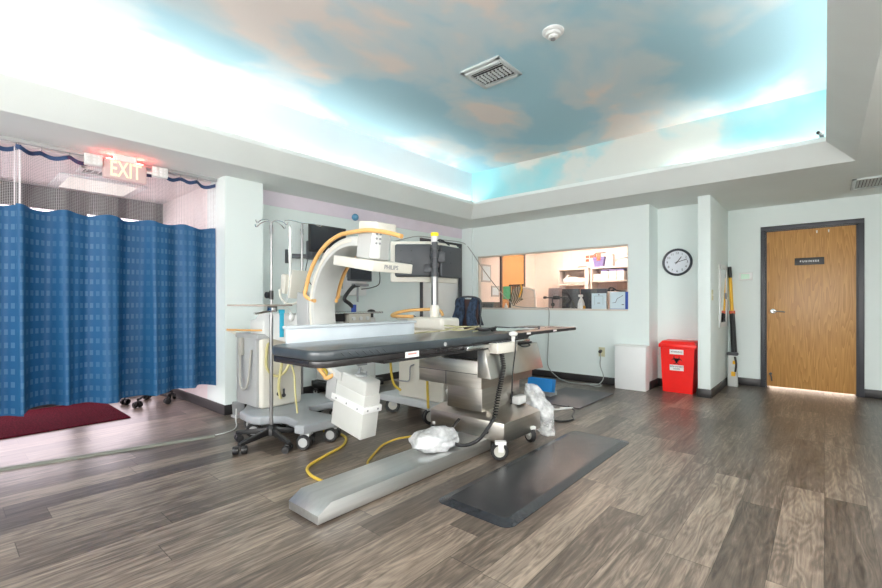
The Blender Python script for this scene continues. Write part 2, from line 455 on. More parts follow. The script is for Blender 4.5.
# ------------------------------------------------------------------ room shell
CZ, TZ = 2.37, 3.03
LX, WY, RY = -4.72, 6.0, 7.17           # left wall, window wall, door wall
def struct(mb, name, mats, label, cat, loc=(0, 0, 0)):
    return tag(mb.build(name, mats, None, loc), label, cat, None, 'structure')

struct(MB().box(-7.2, 3.2, -3.6, 9.6, -.1, 0), 'floor', FLOOR, 'grey brown wood plank floor running through the whole room', 'floor')
# tray opening
OX0, OX1, OY0, OY1 = -4.05, .21, -2.6, 5.35
struct(MB().box(OX0-.05, OX1+.05, OY0-.05, OY1+.05, TZ, TZ+.08), 'ceiling', MURAL, 'raised ceiling painted as a blue sky with clouds', 'ceiling')
s = MB()
s.box(-4.80, OX0, -3.1, 7.3, CZ, CZ+.09); s.box(OX0, 2.4, OY1, 7.3, CZ, CZ+.09)
s.box(OX1, 2.4, -3.1, OY1, CZ, CZ+.09); s.box(OX0, OX1, -3.1, OY0, CZ, CZ+.09)
struct(s, 'ceiling.001', SOFFIT, 'flat white lower ceiling around the raised sky panel', 'ceiling')
# cove lip (mitred ring)
def ring(prof):
    t = MB(); bm = t.bm; loops = []
    for (o, z) in prof:
        loops.append([bm.verts.new(p) for p in ((OX0+o, OY0+o, z), (OX1-o, OY0+o, z), (OX1-o, OY1-o, z), (OX0+o, OY1-o, z))])
    n = len(loops)
    for i in range(n):
        A, B = loops[i], loops[(i+1) % n]
        for k in range(4): bm.faces.new((A[k], A[(k+1) % 4], B[(k+1) % 4], B[k]))
    bmesh.ops.recalc_face_normals(bm, faces=bm.faces[:])
    return t
struct(ring([(0, CZ), (.2, 2.535), (.2, 2.575), (.186, 2.575), (.186, 2.545), (.10, 2.47), (.0, 2.47)]), 'trim_1', SOFFIT, 'sloping white cove lip around the raised ceiling', 'trim')
def traywall(name, pts, m, label):
    (x0, y0, x1, y1) = pts
    struct(MB().box(x0, x1, y0, y1, 2.46, TZ), name, m, label, 'wall')
W0 = .09
WHITEMURAL = mat('pale_mural_wall', (.74, .79, .82), .8, var=.05, scale=.9)
traywall('wall_tray_left', (OX0-.02, OY0, OX0+W0, OY1), WHITEMURAL, 'pale upright band above the cove on the curtain side')
traywall('wall_tray_back', (OX0+W0, OY1-W0, OX1-W0, OY1+.02), MURAL2, 'teal sky painted upright band above the cove on the window side')
traywall('wall_tray_right', (OX1-W0, OY0, OX1+.02, OY1), WHITEMURAL, 'pale upright band above the cove on the door side')
traywall('wall_tray_front', (OX0+W0, OY0-.02, OX1-W0, OY0+W0), WHITEMURAL, 'pale upright band above the cove behind the viewer')

# window wall
WX0, WX1, WZ0, WZ1 = -4.41, -1.95, 1.02, 1.885
s = MB()
s.box(-4.85, WX0, WY, WY+.12, 0, CZ); s.box(WX1, -1.69, WY, WY+.12, 0, CZ)
s.box(WX0, WX1, WY, WY+.12, 0, WZ0); s.box(WX0, WX1, WY, WY+.12, WZ1, CZ)
s.box(-1.81, -1.69, WY+.12, 6.38, 0, CZ)
s.box(-1.81, -1.13, 6.38, 6.5, 0, CZ)
struct(s, 'wall_back', WALL, 'pale green white wall with the long viewing window and the clock niche', 'wall')
struct(MB().box(-4.72, -4.49, WY-.035, WY, 0, CZ), 'trim_2', WALL, 'shallow corner post between the charcoal door and the viewing window', 'trim')
struct(MB().box(-1.13, -1.0, 5.93, RY+.1, 0, CZ, .004), 'wall_partition', WALL, 'short projecting wall between the red bin and the wooden door', 'wall')
DX0, DX1, DZ = -.585, .30, 2.05
s = MB()
s.box(-1.0, DX0, RY, RY+.12, 0, CZ); s.box(DX1, 2.4, RY, RY+.12, 0, CZ); s.box(DX0, DX1, RY, RY+.12, DZ, CZ)
struct(s, 'wall_back.001', WALL, 'pale green white wall around the wooden business door', 'wall')
struct(MB().box(2.2, 2.32, -3.1, RY, 0, CZ), 'wall_right', WALL, 'plain pale wall out of view beside the door', 'wall')
struct(MB().box(-4.47, 2.2, -3.1, -3.0, 0, CZ), 'wall_front', WALL, 'plain pale wall behind the viewer', 'wall')
# left wall
LDY0, LDY1, LDZ = 4.985, 5.90, 2.06
s = MB()
s.box(LX-.12, LX, 2.28, LDY0, 0, CZ); s.box(LX-.12, LX, LDY1, WY, 0, CZ); s.box(LX-.12, LX, LDY0, LDY1, LDZ, CZ)
s.box(-4.9, -4.47, 1.89, 2.28, 0, CZ)
s.box(-4.9, -4.47, -3.1, -1.6, 0, CZ)
struct(s, 'wall_left', WALL, 'pale wall behind the imaging equipment with a corner column by the curtain', 'wall')
struct(MB().box(LX, LX+.012, 2.28, 5.965, CZ-.16, CZ), 'trim_3', LILAC, 'lilac band along the top of the wall behind the equipment', 'trim')
# vestibule
VX = -6.27
s = MB()
s.box(VX-.3, -4.9, 1.89, 2.05, 0, CZ); s.box(VX-.3, -4.9, -1.72, -1.6, 0, CZ)
struct(s, 'wall_vestibule', PINKWALL, 'pinkish side walls of the entrance vestibule behind the curtain', 'wall')
struct(MB().box(VX-.2, -4.80, -1.72, 2.05, 2.35, 2.44), 'ceiling.002', PINKWALL, 'pinkish vestibule ceiling seen through the curtain net', 'ceiling')
# storefront
sf = thing('window_1', (VX, .2, 0), 'dark bronze glazed entrance front behind the blue curtain', 'window', kind='structure')
f = MB(); f.box(VX-.06, VX, -1.6, 1.89, 2.115, 2.35)
for y0, y1 in ((-1.6, -1.5), (-.16, -.06), (1.0, 1.135), (1.81, 1.89)): f.box(VX-.055, VX-.005, y0, y1, .0, 2.12)
f.box(VX-.055, VX-.005, -1.6, 1.89, 0, .12)
f.build('frame', BRONZE, sf)
for y0, y1 in ((-1.5, -.16), (-.06, 1.0), (1.135, 1.81)): MB().box(VX-.035, VX-.028, y0, y1, .12, 2.115).build('pane', OUTGLASS, sf)
struct(MB().box(-14, VX-.3, -8, 10, -.12, -.02), 'ground_outside', mat('pavement', (.55, .52, .5), .9), 'pale pavement outside the entrance glass', 'pavement')

# baseboards
BH = .1
def baseb(name, boxes, label):
    s = MB()
    for b in boxes: s.box(*b, 0, BH, .003)
    struct(s, name, BASEB, label, 'baseboard')
baseb('baseboard_back', [(-4.49, -2.06, WY-.012, WY), (-1.69, -1.678, WY, 6.38), (-1.69, -1.13, 6.368, 6.38)], 'black vinyl skirting under the viewing window and clock')
baseb('baseboard_partition', [(-1.142, -.988, 5.918, 5.93), (-1.0, -.988, 5.93, RY), (-1.142, -1.13, 5.93, 6.37)], 'black vinyl skirting wrapped round the projecting wall')
baseb('baseboard_back.001', [(-.988, -.635, RY-.012, RY), (.355, 2.2, RY-.012, RY)], 'black vinyl skirting beside the wooden door')
baseb('baseboard_left', [(LX, LX+.012, 2.28, 4.93), (-4.47, -4.458, 1.878, 2.29), (LX, -4.458, 2.28, 2.292)], 'black vinyl skirting along the equipment wall')
baseb('baseboard_vestibule', [(VX, -4.458, 1.878, 1.89)], 'dark skirting of the vestibule side wall below the curtain')

# wooden door
dr = thing('door_1', (-.14, RY, 0), 'oak veneer door with black business sign in charcoal frame', 'door', kind='structure')
f = MB()
for x0, x1 in ((-.635, -.585), (.30, .355)): f.box(x0, x1, RY-.02, RY+.13, 0, DZ, .003)
f.box(-.635, .355, RY-.02, RY+.13, DZ, 2.105, .003)
f.box(-.585, -.57, RY+.02, RY+.11, 0, DZ); f.box(.285, .30, RY+.02, RY+.11, 0, DZ); f.box(-.585, .30, RY+.02, RY+.11, DZ-.015, DZ)
f.build('door_frame', FRAME, dr)
slab = MB().box(-.57, .285, RY+.012, RY+.055, .022, DZ-.015, .002).build('door_slab', OAK, dr)
h = MB(); yy = RY+.012
h.cyl((-.505, yy, 1.0), (-.505, yy-.012, 1.0), .032, seg=20, bev=.003); h.cyl((-.505, yy-.01, 1.0), (-.505, yy-.05, 1.0), .011)
h.tube([(-.505, yy-.05, 1.0), (-.46, yy-.055, 1.0), (-.40, yy-.05, .995), (-.385, yy-.045, .99)], .011)
h.build('door_handle', CHROME, dr, label='silver lever handle')
k = MB(); k.cyl((-.53, yy, .185), (-.53, yy-.03, .185), .016); k.tube([(-.53, yy-.03, .185), (-.52, yy-.04, .14), (-.515, yy-.035, .095)], .008)
k.build('door_stop', DGREY, dr)
hk = MB()
for x in (-.07, .04): hk.cyl((x, yy-.002, 2.0), (x, yy-.012, 2.0), .008); hk.box(x-.006, x+.006, yy-.012, yy, 1.975, 1.995)
hk.build('hook_plate', WHITE, dr)
sg = MB().box(-.285, .0, yy-.01, yy, 1.585, 1.675, .002).build('sign_plate', BLACK, dr, label='black sign plate reading business')
text('lettering', 'B U S I N E S S', .030, (-.142, yy-.011, 1.63), FY, WHITE, sg, bold=.0012)
# lit hall beyond the door
s = MB(); s.box(-1.1, -.98, RY+.12, RY+1.2, 0, CZ); s.box(.7, .8, RY+.12, RY+1.2, 0, CZ); s.box(-1.1, .8, RY+1.2, RY+1.3, 0, CZ)
struct(s, 'wall_hall', WARMWALL, 'warm walls of the hall behind the wooden door', 'wall')
struct(MB().box(-1.1, .8, RY+.12, RY+1.3, CZ, CZ+.08), 'ceiling.003', WARMWALL, 'hall ceiling behind the wooden door', 'ceiling')
hl = thing('hall_light', (-.14, RY+.45, .3), 'low wall lamp glowing in the hall behind the wooden door', 'lamp')
MB().box(-.6, .31, RY+.5, RY+.56, 0.0, .06, .004).build('housing', WHITE, hl)
MB().box(-.58, .29, RY+.485, RY+.5, .005, .055, .003).build('diffuser', DOORLAMP, hl)

# white door on the left wall
dl = thing('door_2', (LX, 5.44, 0), 'white door in charcoal frame behind the twin monitors', 'door', kind='structure')
f = MB()
f.box(LX-.1, LX+.02, LDY0-.055, LDY0, 0, LDZ, .003); f.box(LX-.1, LX+.02, LDY1, LDY1+.055, 0, LDZ, .003); f.box(LX-.1, LX+.02, LDY0-.055, LDY1+.055, LDZ, LDZ+.055, .003)
f.build('door_frame', FRAME, dl)
MB().box(LX-.06, LX-.02, LDY0, LDY1, .01, LDZ, .002).build('door_slab', WHITE, dl)
h = MB(); h.cyl((LX-.02, LDY0+.07, 1.0), (LX-.005, LDY0+.07, 1.0), .03); h.tube([(LX-.005, LDY0+.07, 1.), (LX+.03, LDY0+.07, 1.), (LX+.035, LDY0+.17, 1.)], .01)
h.build('door_handle', CHROME, dl)

# viewing window
vw = thing('window_2', (-3.18, WY+.06, WZ0), 'long glass viewing window into the warm lit office', 'window', kind='structure')
f = MB()
f.box(WX0, WX1, WY+.03, WY+.09, WZ1-.018, WZ1); f.box(WX0, WX1, WY-.012, WY+.13, WZ0-.02, WZ0+.004)
f.box(WX0, WX0+.02, WY+.03, WY+.09, WZ0, WZ1); f.box(WX1-.02, WX1, WY+.03, WY+.09, WZ0, WZ1)
f.build('window_frame', mat('pale_frame', (.70, .66, .60), .4), vw)
for x0, x1 in ((WX0+.02, -2.48), (-2.475, WX1-.02)): MB().box(x0, x1, WY+.056, WY+.062, WZ0+.004, WZ1-.018).build('pane', GLASS, vw)

# office behind the viewing window
OXL, OXR, OYB, OZ = -4.65, -1.81, 8.4, 2.5
struct(MB().box(OXL-.1, OXL, WY+.12, OYB, 0, OZ), 'wall_office_left', WARMWALL, 'office side wall with the oak door', 'wall')
struct(MB().box(OXL-.1, OXR+.1, OYB, OYB+.1, 0, OZ), 'wall_office_back', WARMWALL, 'office end wall behind the white shelves', 'wall')
struct(MB().box(OXR, OXR+.1, 6.5, OYB, 0, OZ), 'wall_office_right', WARMWALL, 'office side wall hidden beyond the viewing window', 'wall')
struct(MB().box(OXL-.1, OXR+.1, WY+.02, OYB+.1, OZ, OZ+.08), 'ceiling.004', WARMWALL, 'warm lit office ceiling beyond the viewing window', 'ceiling')
struct(MB().box(-4.85, -1.69, WY+.0, WY+.12, CZ, OZ), 'wall_office_front', WARMWALL, 'strip of wall above the viewing window on the office side', 'wall')
ol = thing('ceiling_light', (-3.2, 7.2, OZ), 'recessed warm ceiling light in the office', 'ceiling light')
MB().box(-4.1, -2.5, 6.20, 7.60, OZ-.03, OZ, .004).build('frame', WHITE, ol)
MB().box(-4.05, -2.55, 6.25, 7.55, OZ-.036, OZ-.03).build('diffuser', OFFLENS, ol)
od = thing('door_3', (OXL, 7.5, 0), 'oak door with dark frame in the office beyond the glass', 'door', kind='structure')
f = MB(); f.box(OXL, OXL+.03, 7.05, 7.1, 0, 2.12); f.box(OXL, OXL+.03, 7.9, 7.95, 0, 2.12); f.box(OXL, OXL+.03, 7.05, 7.95, 2.07, 2.12)
f.build('door_frame', BRONZE, od); MB().box(OXL, OXL+.02, 7.1, 7.9, .01, 2.07).build('door_slab', OAK2, od)

# ------------------------------------------------------------------ cove lamps and added fill lights
def cove(x0, y0, x1, y1, label):
    t = thing('cove_tube', ((x0+x1)/2, (y0+y1)/2, 2.475), label, 'lamp', 'fluorescent tubes hidden in the ceiling cove')
    MB().cyl((x0, y0, 2.528), (x1, y1, 2.528), .012, seg=10).build('tube', COVE, t)
    b = MB()
    d = Vector((x1-x0, y1-y0, 0)).normalized()*.02
    b.box(min(x0, x1)-.012-abs(d.x), max(x0, x1)+.012+abs(d.x), min(y0, y1)-.012-abs(d.y), max(y0, y1)+.012+abs(d.y), 2.492, 2.508)
    b.build('batten', WHITE, t)
cx = OX0+.108
n = 6
for i in range(n):
    y0 = OY0+.25+i*1.27
    cove(cx, y0, cx, y0+1.2, 'glowing tube in the cove over the curtain side of the room, tube %s along' % ['first', 'second', 'third', 'fourth', 'fifth', 'sixth'][i])
cyb = OY1-.108
cove(-1.25, cyb, -.05, cyb, 'glowing tube in the cove over the clock end of the window side')
cx = OX1-.108
for i in range(n):
    y0 = OY0+.25+i*1.27
    cove(cx, y0, cx, y0+1.2, 'glowing tube in the cove over the door side of the room, tube %s along' % ['first', 'second', 'third', 'fourth', 'fifth', 'sixth'][i])
FILLPANE = emitter('added_fill_pane', (1., .985, .97), 8.5)  # emissive pane added as fill behind the viewer
SIDEFILL = emitter('added_side_fill_pane', (1., .985, .97), 4.2)  # weaker emissive pane added as fill from the right
def fillwindow(name, x0, x1, y0, y1, z0, z1, label):  # unseen window shape, added only to brighten the room
    t = thing(name, ((x0+x1)/2, (y0+y1)/2, z0), label, 'window', kind='structure')
    f = MB(); e = .05
    if x1-x0 > y1-y0:
        for a, b, c, d in ((x0-e, x1+e, z0-e, z0), (x0-e, x1+e, z1, z1+e), (x0-e, x0, z0, z1), (x1, x1+e, z0, z1)): f.box(a, b, y0, y1, c, d)
        f.build('window_frame', WHITE, t); MB().box(x0, x1, y0, y0+.01, z0, z1).build('blind', FILLPANE, t)
    else:
        for a, b, c, d in ((y0-e, y1+e, z0-e, z0), (y0-e, y1+e, z1, z1+e), (y0-e, y0, z0, z1), (y1, y1+e, z0, z1)): f.box(x0, x1, a, b, c, d)
        f.build('window_frame', WHITE, t); MB().box(x1-.01, x1, y0, y1, z0, z1).build('blind', SIDEFILL, t)
fillwindow('fill_window_1', -3.6, 1.4, -3.0, -2.97, .75, 2.15, 'unseen added fill window with glowing blind behind the viewer')
fillwindow('fill_window_2', 2.17, 2.2, -2.4, 2.6, .75, 2.15, 'unseen added fill window with glowing blind to the right of the viewer')
def fill_light(x, y, lx, ly, label):  # out-of-view ceiling fixture, added to raise the room brightness
    t = thing('ceiling_light', (x, y, CZ), label, 'ceiling light', 'unseen ceiling fill lights added behind the viewer')
    f = MB(); f.box(x-lx/2, x+lx/2, y-ly/2, y+ly/2, CZ-.03, CZ, .004); f.build('frame', WHITE, t)
    MB().box(x-lx/2+.03, x+lx/2-.03, y-ly/2+.03, y+ly/2-.03, CZ-.034, CZ-.03).build('diffuser', FILL_LENS, t)
fill_light(1.25, 2.6, .6, 1.2, 'unseen added ceiling fill light to the right of the viewer near the door wall')
fill_light(1.25, -.4, .6, 1.2, 'unseen added ceiling fill light to the right of the viewer')
fill_light(-1.9, -2.83, 1.2, .3, 'unseen added ceiling fill light behind the viewer')

# sprinkler sensor on the lip, vents, smoke detector
sp_ = thing('cove_sensor', (-.02, 5.1, 2.575), 'small dark round sensor on the cove lip corner above the clock', 'sensor')
MB().box(-.035, .0, 5.12, 5.15, 2.575, 2.60, .004).build('bracket', GREY, sp_)
MB().cyl((-.02, 5.13, 2.605), (-.04, 5.07, 2.60), .018, seg=18, bev=.003).build('head', LGREY, sp_)
MB().cyl((-.04, 5.07, 2.60), (-.042, 5.066, 2.5995), .013, seg=16).build('lens', BLACK, sp_)

def vent(name, x0, x1, y0, y1, z, label, alongx=True, n=9, m=WHITE):
    t = thing(name, ((x0+x1)/2, (y0+y1)/2, z), label, 'vent')
    f = MB(); w = .035
    f.box(x0, x1, y0, y0+w, z-.018, z, .003); f.box(x0, x1, y1-w, y1, z-.018, z, .003); f.box(x0, x0+w, y0, y1, z-.018, z, .003); f.box(x1-w, x1, y0, y1, z-.018, z, .003)
    f.build('frame', m, t)
    MB().box(x0+w, x1-w, y0+w, y1-w, z-.003, z-.001).build('backing', BLACK, t)
    s_ = MB()
    for i in range(n):
        if alongx:
            yy = y0+w+(y1-y0-2*w)*(i+.5)/n; s_.obox(((x0+x1)/2, yy, z-.011), (x1-x0-2*w, .024, .003), (R(38), 0, 0))
        else:
            xx = x0+w+(x1-x0-2*w)*(i+.5)/n; s_.obox((xx, (y0+y1)/2, z-.011), (.018, y1-y0-2*w, .003), (0, R(38), 0))
    s_.build('slats', m, t)
    return t
VENTM = mat('vent_enamel', (.62, .66, .66), .45)
v = vent('ceiling_vent', -2.28, -1.9, 2.86, 3.22, TZ, 'square louvred ceiling vent in the painted sky', True, 9, VENTM)
d = MB()
for i in range(8): d.obox((-2.2+i*.036, 3.06, TZ-.022), (.003, .13, .022), (0, 0, 0))
d.box(-2.25, -1.93, 2.90, 2.93, TZ-.03, TZ-.012)
d.build('damper', VENTM, v)
vent('ceiling_vent', .215, .95, 6.13, 6.66, CZ, 'long ceiling vent above the wooden door side', False, 26, VENTM)
sd = thing('smoke_detector', (-1.443, 2.864, TZ), 'round white smoke detector on the painted sky ceiling', 'smoke detector')
MB().lathe([(0, 0), (.075, 0), (.075, -.012), (.062, -.02), (0, -.02)], (-1.443, 2.864, TZ)).build('base', WHITE, sd)
MB().lathe([(.055, -.02), (.052, -.035), (.034, -.038), (.034, -.05), (.028, -.055), (0, -.055)], (-1.443, 2.864, TZ)).build('chamber', OFFW, sd)
MB().cyl((-1.443, 2.864, TZ-.055), (-1.443, 2.864, TZ-.062), .018, seg=14).build('grille', GREY, sd)

# vestibule lamp and vent
vl = thing('ceiling_light', (-5.75, 1.1, 2.35), 'flush fluorescent ceiling light in the vestibule behind the net', 'ceiling light')
MB().box(-6.10, -5.45, .78, 1.50, 2.332, 2.35, .004).build('frame', WHITE, vl)
MB().box(-6.05, -5.50, .86, 1.42, 2.327, 2.332).build('diffuser', VESTLENS, vl)
vent('ceiling_vent', -5.29, -5.05, .87, 1.27, 2.35, 'small ceiling vent in the vestibule behind the exit sign', True, 7)
# ------------------------------------------------------------------ curtain side
MB_ = MB(); MB_.box(-4.68, -4.645, -1.55, 1.885, CZ-.03, CZ, .003)
single(MB_, 'curtain_track', LGREY, (-4.66, .2, CZ), 'grey ceiling track that the blue curtains hang from', 'track')
HEM = mat('clear_hem', (.75, .70, .73), .6)
def curtain(y0, y1, label, ph, loc, lead):
    t = thing('curtain', loc, label, 'curtain')
    X = -4.66; nf = (y1-y0)/.29
    def wav(u, k):
        return 1.9*(.034*math.sin(2*PI*nf*u+ph+.9*math.sin(5*u+ph))+.020*math.sin(2*PI*nf*.53*u+ph*2.1+1.)+.008*math.sin(2*PI*nf*2.3*u))*k
    def fab(u, v):
        z = .272+.016*math.sin(u*9+ph)*(1-v)+(1.855-.272)*v+.012*math.sin(2*PI*nf*u+1.+ph)*v
        k = .55+.75*(1-v)
        return (X+wav(u, k), y0+(y1-y0)*u+.014*math.cos(2*PI*nf*u+ph)*k, z)
    hooks = max(2, int(round((y1-y0)/.16)))
    def topz(u):
        w = u*hooks
        return 2.318-.026*abs(math.sin(PI*w))**1.3
    def net(u, v):
        zb = 1.855+.012*math.sin(2*PI*nf*u+1.+ph)
        return (X+wav(u, .55), y0+(y1-y0)*u+.014*math.cos(2*PI*nf*u+ph)*.55, zb+(topz(u)-.03-zb)*v)
    def band(u, v):
        return (X+wav(u, .55), y0+(y1-y0)*u+.014*math.cos(2*PI*nf*u+ph)*.55, topz(u)-.034+.034*v)
    nn = int((y1-y0)/.012)
    MB().grid(fab, nn, 14, .0022).build('fabric_panel', CURT, t, ang=80)
    MB().grid(net, nn, 4).build('net_header', NET, t, ang=80, label='sheer white net top of the curtain')
    MB().grid(band, nn, 1, .003).build('top_band', NAVY, t, ang=80, label='navy hem at the top of the net')
    for uu in ((1.0, .0) if lead else (.0,)):
        yy = y0+(y1-y0)*uu
        MB().tube([(X+wav(uu, .55), yy, topz(uu)-.02), (X+wav(uu, .55), yy, 1.855)], .004).build('edge_hem', HEM, t)
    for i in range(hooks+1):
        u = i/hooks; p = band(min(max(u, .005), .995), .6)
        MB().tube([(X, p[1], CZ-.028), (X+.008, p[1], CZ-.04), (p[0]+.004, p[1], topz(u)-.008)], .0028, 6).build('hook', CHROME, t)
    return t
curtain(.40, 1.872, 'blue checked privacy curtain hanging beside the white column', .4, (-4.66, 1.14, .27), False)
curtain(-1.5, .43, 'blue checked privacy curtain at the edge of the view overlapping its neighbour', 2.2, (-4.66, -.5, .27), True)

SIGNB = mat('lit_sign_face', (.56, .44, .43), .4, emit=(1., .40, .36), estr=.10)
ex = thing('exit_sign', (-4.540, 1.08, CZ), 'white exit sign with red letters hung from the low ceiling', 'exit sign')
MB().box(-4.565, -4.515, .925, 1.235, 2.16, 2.322, .010, 3).build('housing', SIGNB, ex)
MB().box(-4.560, -4.520, 1.0, 1.16, 2.322, CZ).build('canopy', WHITE, ex)
MB().box(-4.550, -4.530, .95, 1.0, 2.324, 2.330).build('top_light', EXITGLOW, ex)
MB().box(-4.550, -4.530, 1.16, 1.21, 2.324, 2.330).build('top_light', EXITGLOW, ex)
text('lettering', 'EXIT', .185, (-4.513, 1.08, 2.241), FX, EXITRED, ex, ext=.002, bold=.002, xs=.60)
for y, dy in ((.86, -.02), (1.34, .02)):
    arm = MB().tube([(-4.540, .93 if y < 1 else 1.23, 2.27), (-4.540, y, 2.275)], .012, smooth=False).build('lamp_arm', WHITE, ex)
    hd = MB().obox((-4.530, y, 2.285), (.06, .12, .09), (0, 0, R(-8)), .008).build('lamp_head', OFFW, arm)
    g = MB()
    for i in range(3):
        for j in range(3): g.cyl((-4.502, y-.036+i*.036, 2.258+j*.027), (-4.495, y-.036+i*.036, 2.258+j*.027), .011, seg=10)
    g.build('lamp_lens', WHITE, arm)

single(MB().box(-6.16, -5.06, -1.2, 1.25, 0, .012, .004), 'entrance_mat', REDMAT, (-5.6, .1, 0), 'dark red ribbed entrance mat under the blue curtain', 'mat')
cc = MB(); cc.prism([(-.035, 0), (-.018, .014), (.018, .014), (.035, 0)], 'y', 0, 2.6)
dirv = Vector((-3.844+4.148, 1.542-.29, 0)); ang = math.atan2(-dirv.x, dirv.y)
cc.xf(Matrix.Translation((-3.844, 1.542, 0)) @ Matrix.Rotation(ang, 4, 'Z') @ Matrix.Translation((0, -2.6, 0)))
single(cc, 'cord_cover', mat('cord_cover_vinyl', (.20, .20, .17), .5), (-4.1, .4, 0), 'long grey floor cord cover crossing the planks in front of the curtain', 'cord cover')
single(MB().tube([(-3.846, 1.53, .008), (-3.85, 1.62, .006), (-3.90, 1.73, .006), (-4.02, 1.80, .006), (-4.12, 1.84, .02), (-4.16, 1.86, .12)], .005), 'power_cable', OFFW, (-3.85, 1.6, 0), 'thin white cord running from the cord cover to the imaging cabinet', 'cord')
# wheeled stool behind the curtain
ws = thing('wheeled_stool', (-5.66, 1.58, 0), 'wheeled stool behind the curtain with only black casters showing', 'stool')
MB().lathe([(0, .46), (.17, .46), (.185, .48), (.185, .52), (.16, .54), (0, .54)], (-5.66, 1.58, 0)).build('seat', BLACK, ws)
MB().cyl((-5.66, 1.58, .09), (-5.66, 1.58, .46), .022).build('column', CHROME, ws)
b = MB()
for i in range(5):
    a = R(-43+72*i); b.tube([(-5.66, 1.58, .12), (-5.66+.235*math.cos(a), 1.58+.235*math.sin(a), .085)], .014, smooth=False)
b.build('base', BLACK, ws)
for i in range(5):
    a = R(-43+72*i); caster(ws, -5.66+.235*math.cos(a), 1.58+.235*math.sin(a), .032, a+1, .04, True, top=.085)

# ------------------------------------------------------------------ IV stands
def hooks_top(p, x, y, z, m=CHROME):
    h = MB()
    for a in (R(20), R(110), R(200), R(290)):
        dx, dy = math.cos(a), math.sin(a)
        h.tube([(x, y, z-.02), (x+.05*dx, y+.05*dy, z-.005), (x+.11*dx, y+.11*dy, z-.02), (x+.15*dx, y+.15*dy, z-.045), (x+.165*dx, y+.165*dy, z-.025)], .004, 6)
    return h.build('hook_rack', m, p)
hx, hy = -3.31, 1.757
iv = thing('iv_stand', (hx, hy, 0), 'chrome IV pole on a black five star base in front of the imaging cabinet', 'IV stand')
legs = [R(-76), R(-4), R(68), R(140), R(212)]
MB().lathe([(0, .07), (.045, .07), (.045, .11), (.03, .14), (.018, .15), (0, .15)], (hx, hy, 0)).build('hub', BLACK, iv)
for a in legs:
    dx, dy = math.cos(a), math.sin(a)
    l = MB(); l.prism([(.02, .075), (.02, .125), (.30, .085), (.30, .06)], 'y', -.016, .016, .004)
    l.xf(Matrix.Translation((hx, hy, 0)) @ Matrix.Rotation(a, 4, 'Z')).build('leg', BLACK, iv)
    caster(iv, hx+.29*dx, hy+.29*dy, .030, a+.8, .05, True, top=.07)
MB().cyl((hx, hy, .14), (hx, hy, 1.02), .014).build('pole', POLE, iv)
MB().cyl((hx, hy, 1.02), (hx, hy, 1.75), .009).build('upper_pole', POLE, iv)
MB().cyl((hx, hy, 1.66), (hx, hy, 1.73), .013).build('collar', GREY, iv)
k = MB(); k.cyl((hx-.03, hy-.03, 1.175), (hx-.03, hy+.01, 1.175), .026, seg=18, bev=.004); k.cyl((hx, hy, 1.14), (hx, hy, 1.21), .016); k.build('clamp_knob', BLACK, iv)
hooks_top(iv, hx, hy, 1.77)
MB().box(-3.5, -3.14, 1.50, 1.80, 1.088, 1.102, .003).xf(Matrix.Translation((hx, hy, 0)) @ Matrix.Rotation(R(20), 4, 'Z') @ Matrix.Translation((-hx, -hy, 0))).build('tray', mat('tray_laminate', (.36, .32, .28), .5), iv)
c = MB(); c.box(hx-.02, hx+.05, hy-.025, hy+.025, 1.04, 1.088, .005); c.tube([(hx, hy, 1.05), (hx-.05, hy-.08, 1.03), (hx-.04, hy-.12, 1.03)], .008); c.build('tray_clamp', STEEL2, iv)
single(MB().tube([(-3.25, 1.875, 1.735), (-3.25, 1.885, 1.70), (-3.25, 1.885, 1.55)], .013, 10).tube([(-3.25, 1.885, 1.56), (-3.25, 1.885, 1.34)], [.016, .010], 10, smooth=False).tube([(-3.25, 1.885, 1.35), (-3.27, 1.88, 1.2), (-3.35, 1.9, 1.10), (-3.45, 1.93, 1.13)], .005, 6),
       'iv_bag', TUBECLEAR, (-3.25, 1.885, 1.35), 'slim clear IV bag and tubing hanging from the first pole', 'IV bag')
st = MB().box(-3.265, -3.255, 1.80, 1.835, .84, 1.05, .002).box(-3.27, -3.25, 1.795, 1.84, 1.03, 1.06, .004)
single(st, 'hose_strap', CYAN, (-3.26, 1.82, .84), 'short cyan strap hanging under the tray of the IV pole', 'strap')
st2 = MB().sphere((-3.24, 1.89, 1.0), .024, (1, 1, 1.5)).tube([(-3.24, 1.89, 1.03), (-3.25, 1.87, 1.07), (-3.27, 1.83, 1.08)], .004, 6)
single(st2, 'hand_bulb', OFFW, (-3.24, 1.89, 1.0), 'small white rubber bulb hanging beside the cyan strap', 'bulb')

p2x, p2y = -4.0, 2.452
iv2 = thing('iv_stand', (p2x, p2y, 0), 'second chrome IV pole standing behind the imaging cabinet near the wall screen', 'IV stand')
MB().cyl((p2x, p2y, .08), (p2x, p2y, 1.92), .012).build('pole', POLE, iv2)
MB().cyl((p2x, p2y, 1.80), (p2x, p2y, 1.86), .017).build('collar', GREY, iv2)
h = MB(); 
h.tube([(p2x, p2y, 1.92), (p2x-.02, p2y-.10, 1.935), (p2x-.04, p2y-.16, 1.93), (p2x-.04, p2y-.17, 1.90), (p2x-.03, p2y-.15, 1.885)], .005, 6)
h.tube([(p2x, p2y, 1.92), (p2x+.02, p2y+.12, 1.925), (p2x+.02, p2y+.2, 1.91), (p2x+.02, p2y+.21, 1.93)], .005, 6)
h.build('hook_rack', CHROME, iv2)
b = MB()
for i in range(5):
    a = R(10+72*i); b.tube([(p2x, p2y, .1), (p2x+.17*math.cos(a), p2y+.17*math.sin(a), .07)], .012, smooth=False)
b.build('base', GREY, iv2)
for i in range(5):
    a = R(10+72*i); caster(iv2, p2x+.165*math.cos(a), p2y+.165*math.sin(a), .025, a, .04, True, top=.065)
